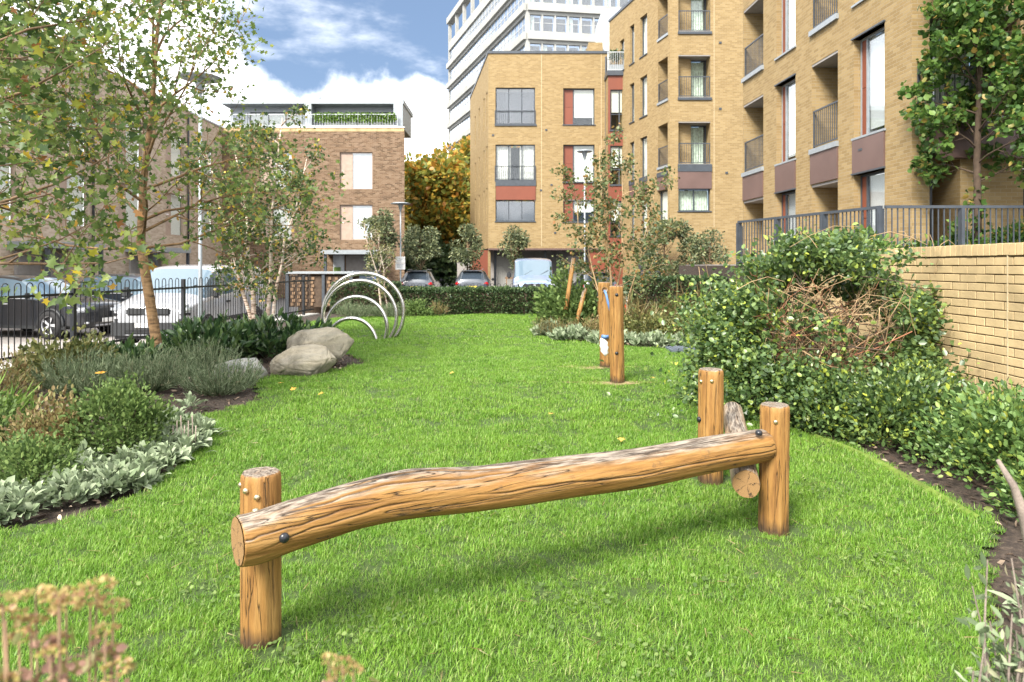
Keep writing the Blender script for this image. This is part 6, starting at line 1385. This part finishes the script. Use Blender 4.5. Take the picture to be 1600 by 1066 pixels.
SUV = [(2.36, .38, .72, .80, .55, .42), (2.30, .28, .82, .90, .74, .58), (2.05, .24, .88, .97, .88, .70), (1.5, .24, .95, 1.04, .94, .74), (1.0, .24, 1.00, 1.10, .94, .74), (.15, .24, 1.03, 1.57, .94, .62), (-.4, .24, 1.04, 1.665, .94, .63), (-1.3, .24, 1.05, 1.65, .94, .62), (-1.75, .24, 1.06, 1.57, .93, .60), (-2.20, .28, 1.06, 1.16, .88, .66), (-2.34, .36, .92, 1.0, .78, .58)]
def gSUV(i, j):
    if i == 4 and j in (5, 6, 7): return 1
    if i in (4, 5, 6, 7) and j == 4: return 2
    if i == 8 and j in (5, 6, 7): return 3
    if j == 0: return 4
    return 0
def suv(label, x, y, rz, paint, gl='car_glass'):
    o = vehicle('parked_car', label, 'car', x, y, rz, SUV, gSUV, paint, (1.42, -1.42), .365, .94, gl)
    for s_ in (-1, 1):
        lump(o, 'headlight', 'clear_lens', (2.17, s_*.66, .76), (.24, .34, .12), s_*-.55); lump(o, 'grille', 'dark_plastic', (2.34, s_*.20, .66), (.10, .34, .22)); lump(o, 'mirror', 'dark_plastic', (.80, s_*1.03, 1.12), (.12, .20, .15))
        lump(o, 'fog_lamp_trim', 'alloy', (2.28, s_*.60, .42), (.10, .26, .05), s_*-.5)
        for dx in (-.05, -1.05): lump(o, 'door_handle', 'alloy', (dx, s_*.945, .90), (.2, .03, .035))
        m = MB(); m.box(-1.9, 1.9, s_*.935-.012, s_*.935+.012, .26, .34); build(m, 'sill_trim', 'dark_plastic', o)
        m = MB(); m.box(-1.6, .9, s_*.93-.012, s_*.93+.012, 1.035, 1.055); build(m, 'window_trim', 'alloy', o)
    lump(o, 'number_plate', 'plate_white', (2.39, 0, .47), (.02, .52, .11)); lump(o, 'bumper_bar', 'alloy', (2.33, 0, .34), (.08, .9, .04))
    return o
suv('black SUV parked nose-out nearest the hoop-top fence', -13.1, 18.9, rad(-14), 'paint_black', 'car_glass_pale')
suv('dark SUV parked behind the nearer black one', -11.9, 22.2, rad(-10), 'paint_navy', 'car_glass_pale')
VAN = [(2.48, .40, .80, .90, .70, .55), (2.42, .30, .90, 1.00, .84, .66), (2.20, .26, 1.00, 1.12, .93, .74), (1.70, .26, 1.10, 1.24, .96, .78), (.98, .26, 1.16, 1.84, .96, .80), (.60, .26, 1.16, 1.92, .96, .82), (-.3, .26, 1.16, 1.94, .96, .82), (-2.2, .26, 1.16, 1.92, .96, .82), (-2.42, .26, 1.16, 1.88, .94, .80), (-2.48, .34, 1.10, 1.80, .90, .76)]
def gVAN(i, j):
    if i == 3 and j in (5, 6, 7): return 1
    if i in (3, 4, 5) and j == 4: return 2
    if j == 0: return 4
    return 0
def van(label, x, y, rz, paint, gl, zs=1.0):
    o = vehicle('parked_van', label, 'van', x, y, rz, VAN, gVAN, paint, (1.55, -1.55), .34, .96, gl)
    for s_ in (-1, 1):
        lump(o, 'headlight', 'clear_lens', (2.31, s_*.74, .92), (.24, .36, .20), s_*-.55); lump(o, 'headlight_trim', 'dark_plastic', (2.31, s_*.70, .80), (.24, .34, .06), s_*-.55); lump(o, 'mirror', 'dark_plastic', (1.42, s_*1.09, 1.26), (.14, .20, .26)); lump(o, 'fog_lamp_trim', 'dark_plastic', (2.36, s_*.62, .46), (.14, .30, .18), s_*-.45)
        m = MB(); m.box(-2.0, 2.0, s_*.955-.012, s_*.955+.014, .52, .62); build(m, 'rubbing_strip', 'dark_plastic', o)
        m = MB(); m.box(-.45, -.435, s_*.958-.006, s_*.958+.006, .4, 1.75); m.box(.55, .565, s_*.958-.006, s_*.958+.006, .4, 1.2); build(m, 'door_gap', 'rubber', o)
        lump(o, 'door_handle', 'dark_plastic', (.40, s_*.965, 1.0), (.2, .03, .05))
    lump(o, 'grille', 'dark_plastic', (2.46, 0, .86), (.10, 1.0, .17)); lump(o, 'bumper', 'dark_plastic', (2.42, 0, .47), (.24, 1.72, .46)); lump(o, 'number_plate', 'plate_white', (2.55, 0, .56), (.02, .52, .11)); lump(o, 'badge', 'alloy', (2.515, 0, .86), (.02, .11, .12))
    for k in range(3): lump(o, 'grille_slat', 'alloy' if k == 0 else 'rubber', (2.545, 0, .34+.05*k), (.02, 1.0, .014))
    for k in range(2): m = MB(); m.tube([(1.66, -.4+.7*k, 1.285), (1.45, -.05+.7*k, 1.45)], .009, 5); build(m, 'wiper', 'rubber', o)
    return o
van('white panel van parked facing the garden fence', -8.25, 17.95, rad(-90), 'paint_white', 'car_glass_pale')
van('blue-grey van seen head-on beneath the buff brick block', .98, 32.4, rad(-90), 'paint_blue_grey', 'car_glass_pale').scale = (1.04, 1.02, 1.17)
HAT = [(2.05, .38, .66, .74, .5, .4), (1.98, .28, .76, .84, .70, .55), (1.7, .22, .82, .92, .84, .66), (1.15, .22, .90, .99, .88, .70), (.75, .22, .94, 1.03, .88, .70), (-.05, .22, .97, 1.42, .88, .58), (-.5, .22, .98, 1.48, .88, .58), (-1.2, .22, .99, 1.47, .88, .58), (-1.65, .22, 1.0, 1.40, .87, .56), (-1.98, .26, .98, 1.05, .84, .62), (-2.08, .34, .80, .88, .76, .55)]
def hatch(label, x, y, rz, paint):
    o = vehicle('parked_car', label, 'car', x, y, rz, HAT, gSUV, paint, (1.25, -1.25), .31, .88)
    for s_ in (-1, 1): lump(o, 'tail_light', 'red_lens', (-1.99, s_*.66, .86), (.14, .34, .15), s_*.35); lump(o, 'mirror', 'dark_plastic', (.60, s_*.97, 1.0), (.12, .18, .13))
    lump(o, 'number_plate', 'plate_yellow', (-2.09, 0, .70), (.02, .52, .11)); lump(o, 'spoiler', paint, (-1.72, 0, 1.43), (.25, 1.0, .04)); lump(o, 'roof_rail', 'alloy', (-.6, .5, 1.495), (1.5, .03, .03)); lump(o, 'roof_rail', 'alloy', (-.6, -.5, 1.495), (1.5, .03, .03)); lump(o, 'rear_bumper', 'dark_plastic', (-2.05, 0, .42), (.12, 1.3, .2))
    return o
for o, sx in ((hatch('dark hatchback with red tail lights by the lamp post, seen from behind', -4.85, 36.5, rad(90), 'paint_dark_grey'), 1.14),
    (hatch('dark grey hatchback seen from behind at the undercroft corner', -2.05, 36.9, rad(90), 'paint_dark_grey'), 1.15),
    (hatch('blue car half hidden behind the steel hoops and hedge', -6.9, 33.2, rad(88), 'paint_blue'), 1.1),
    (hatch('grey car mostly hidden behind the twin-post shrubs', 4.0, 33.5, rad(92), 'paint_dark_grey'), 1.1)): o.scale = (1.0, 1.03, sx)
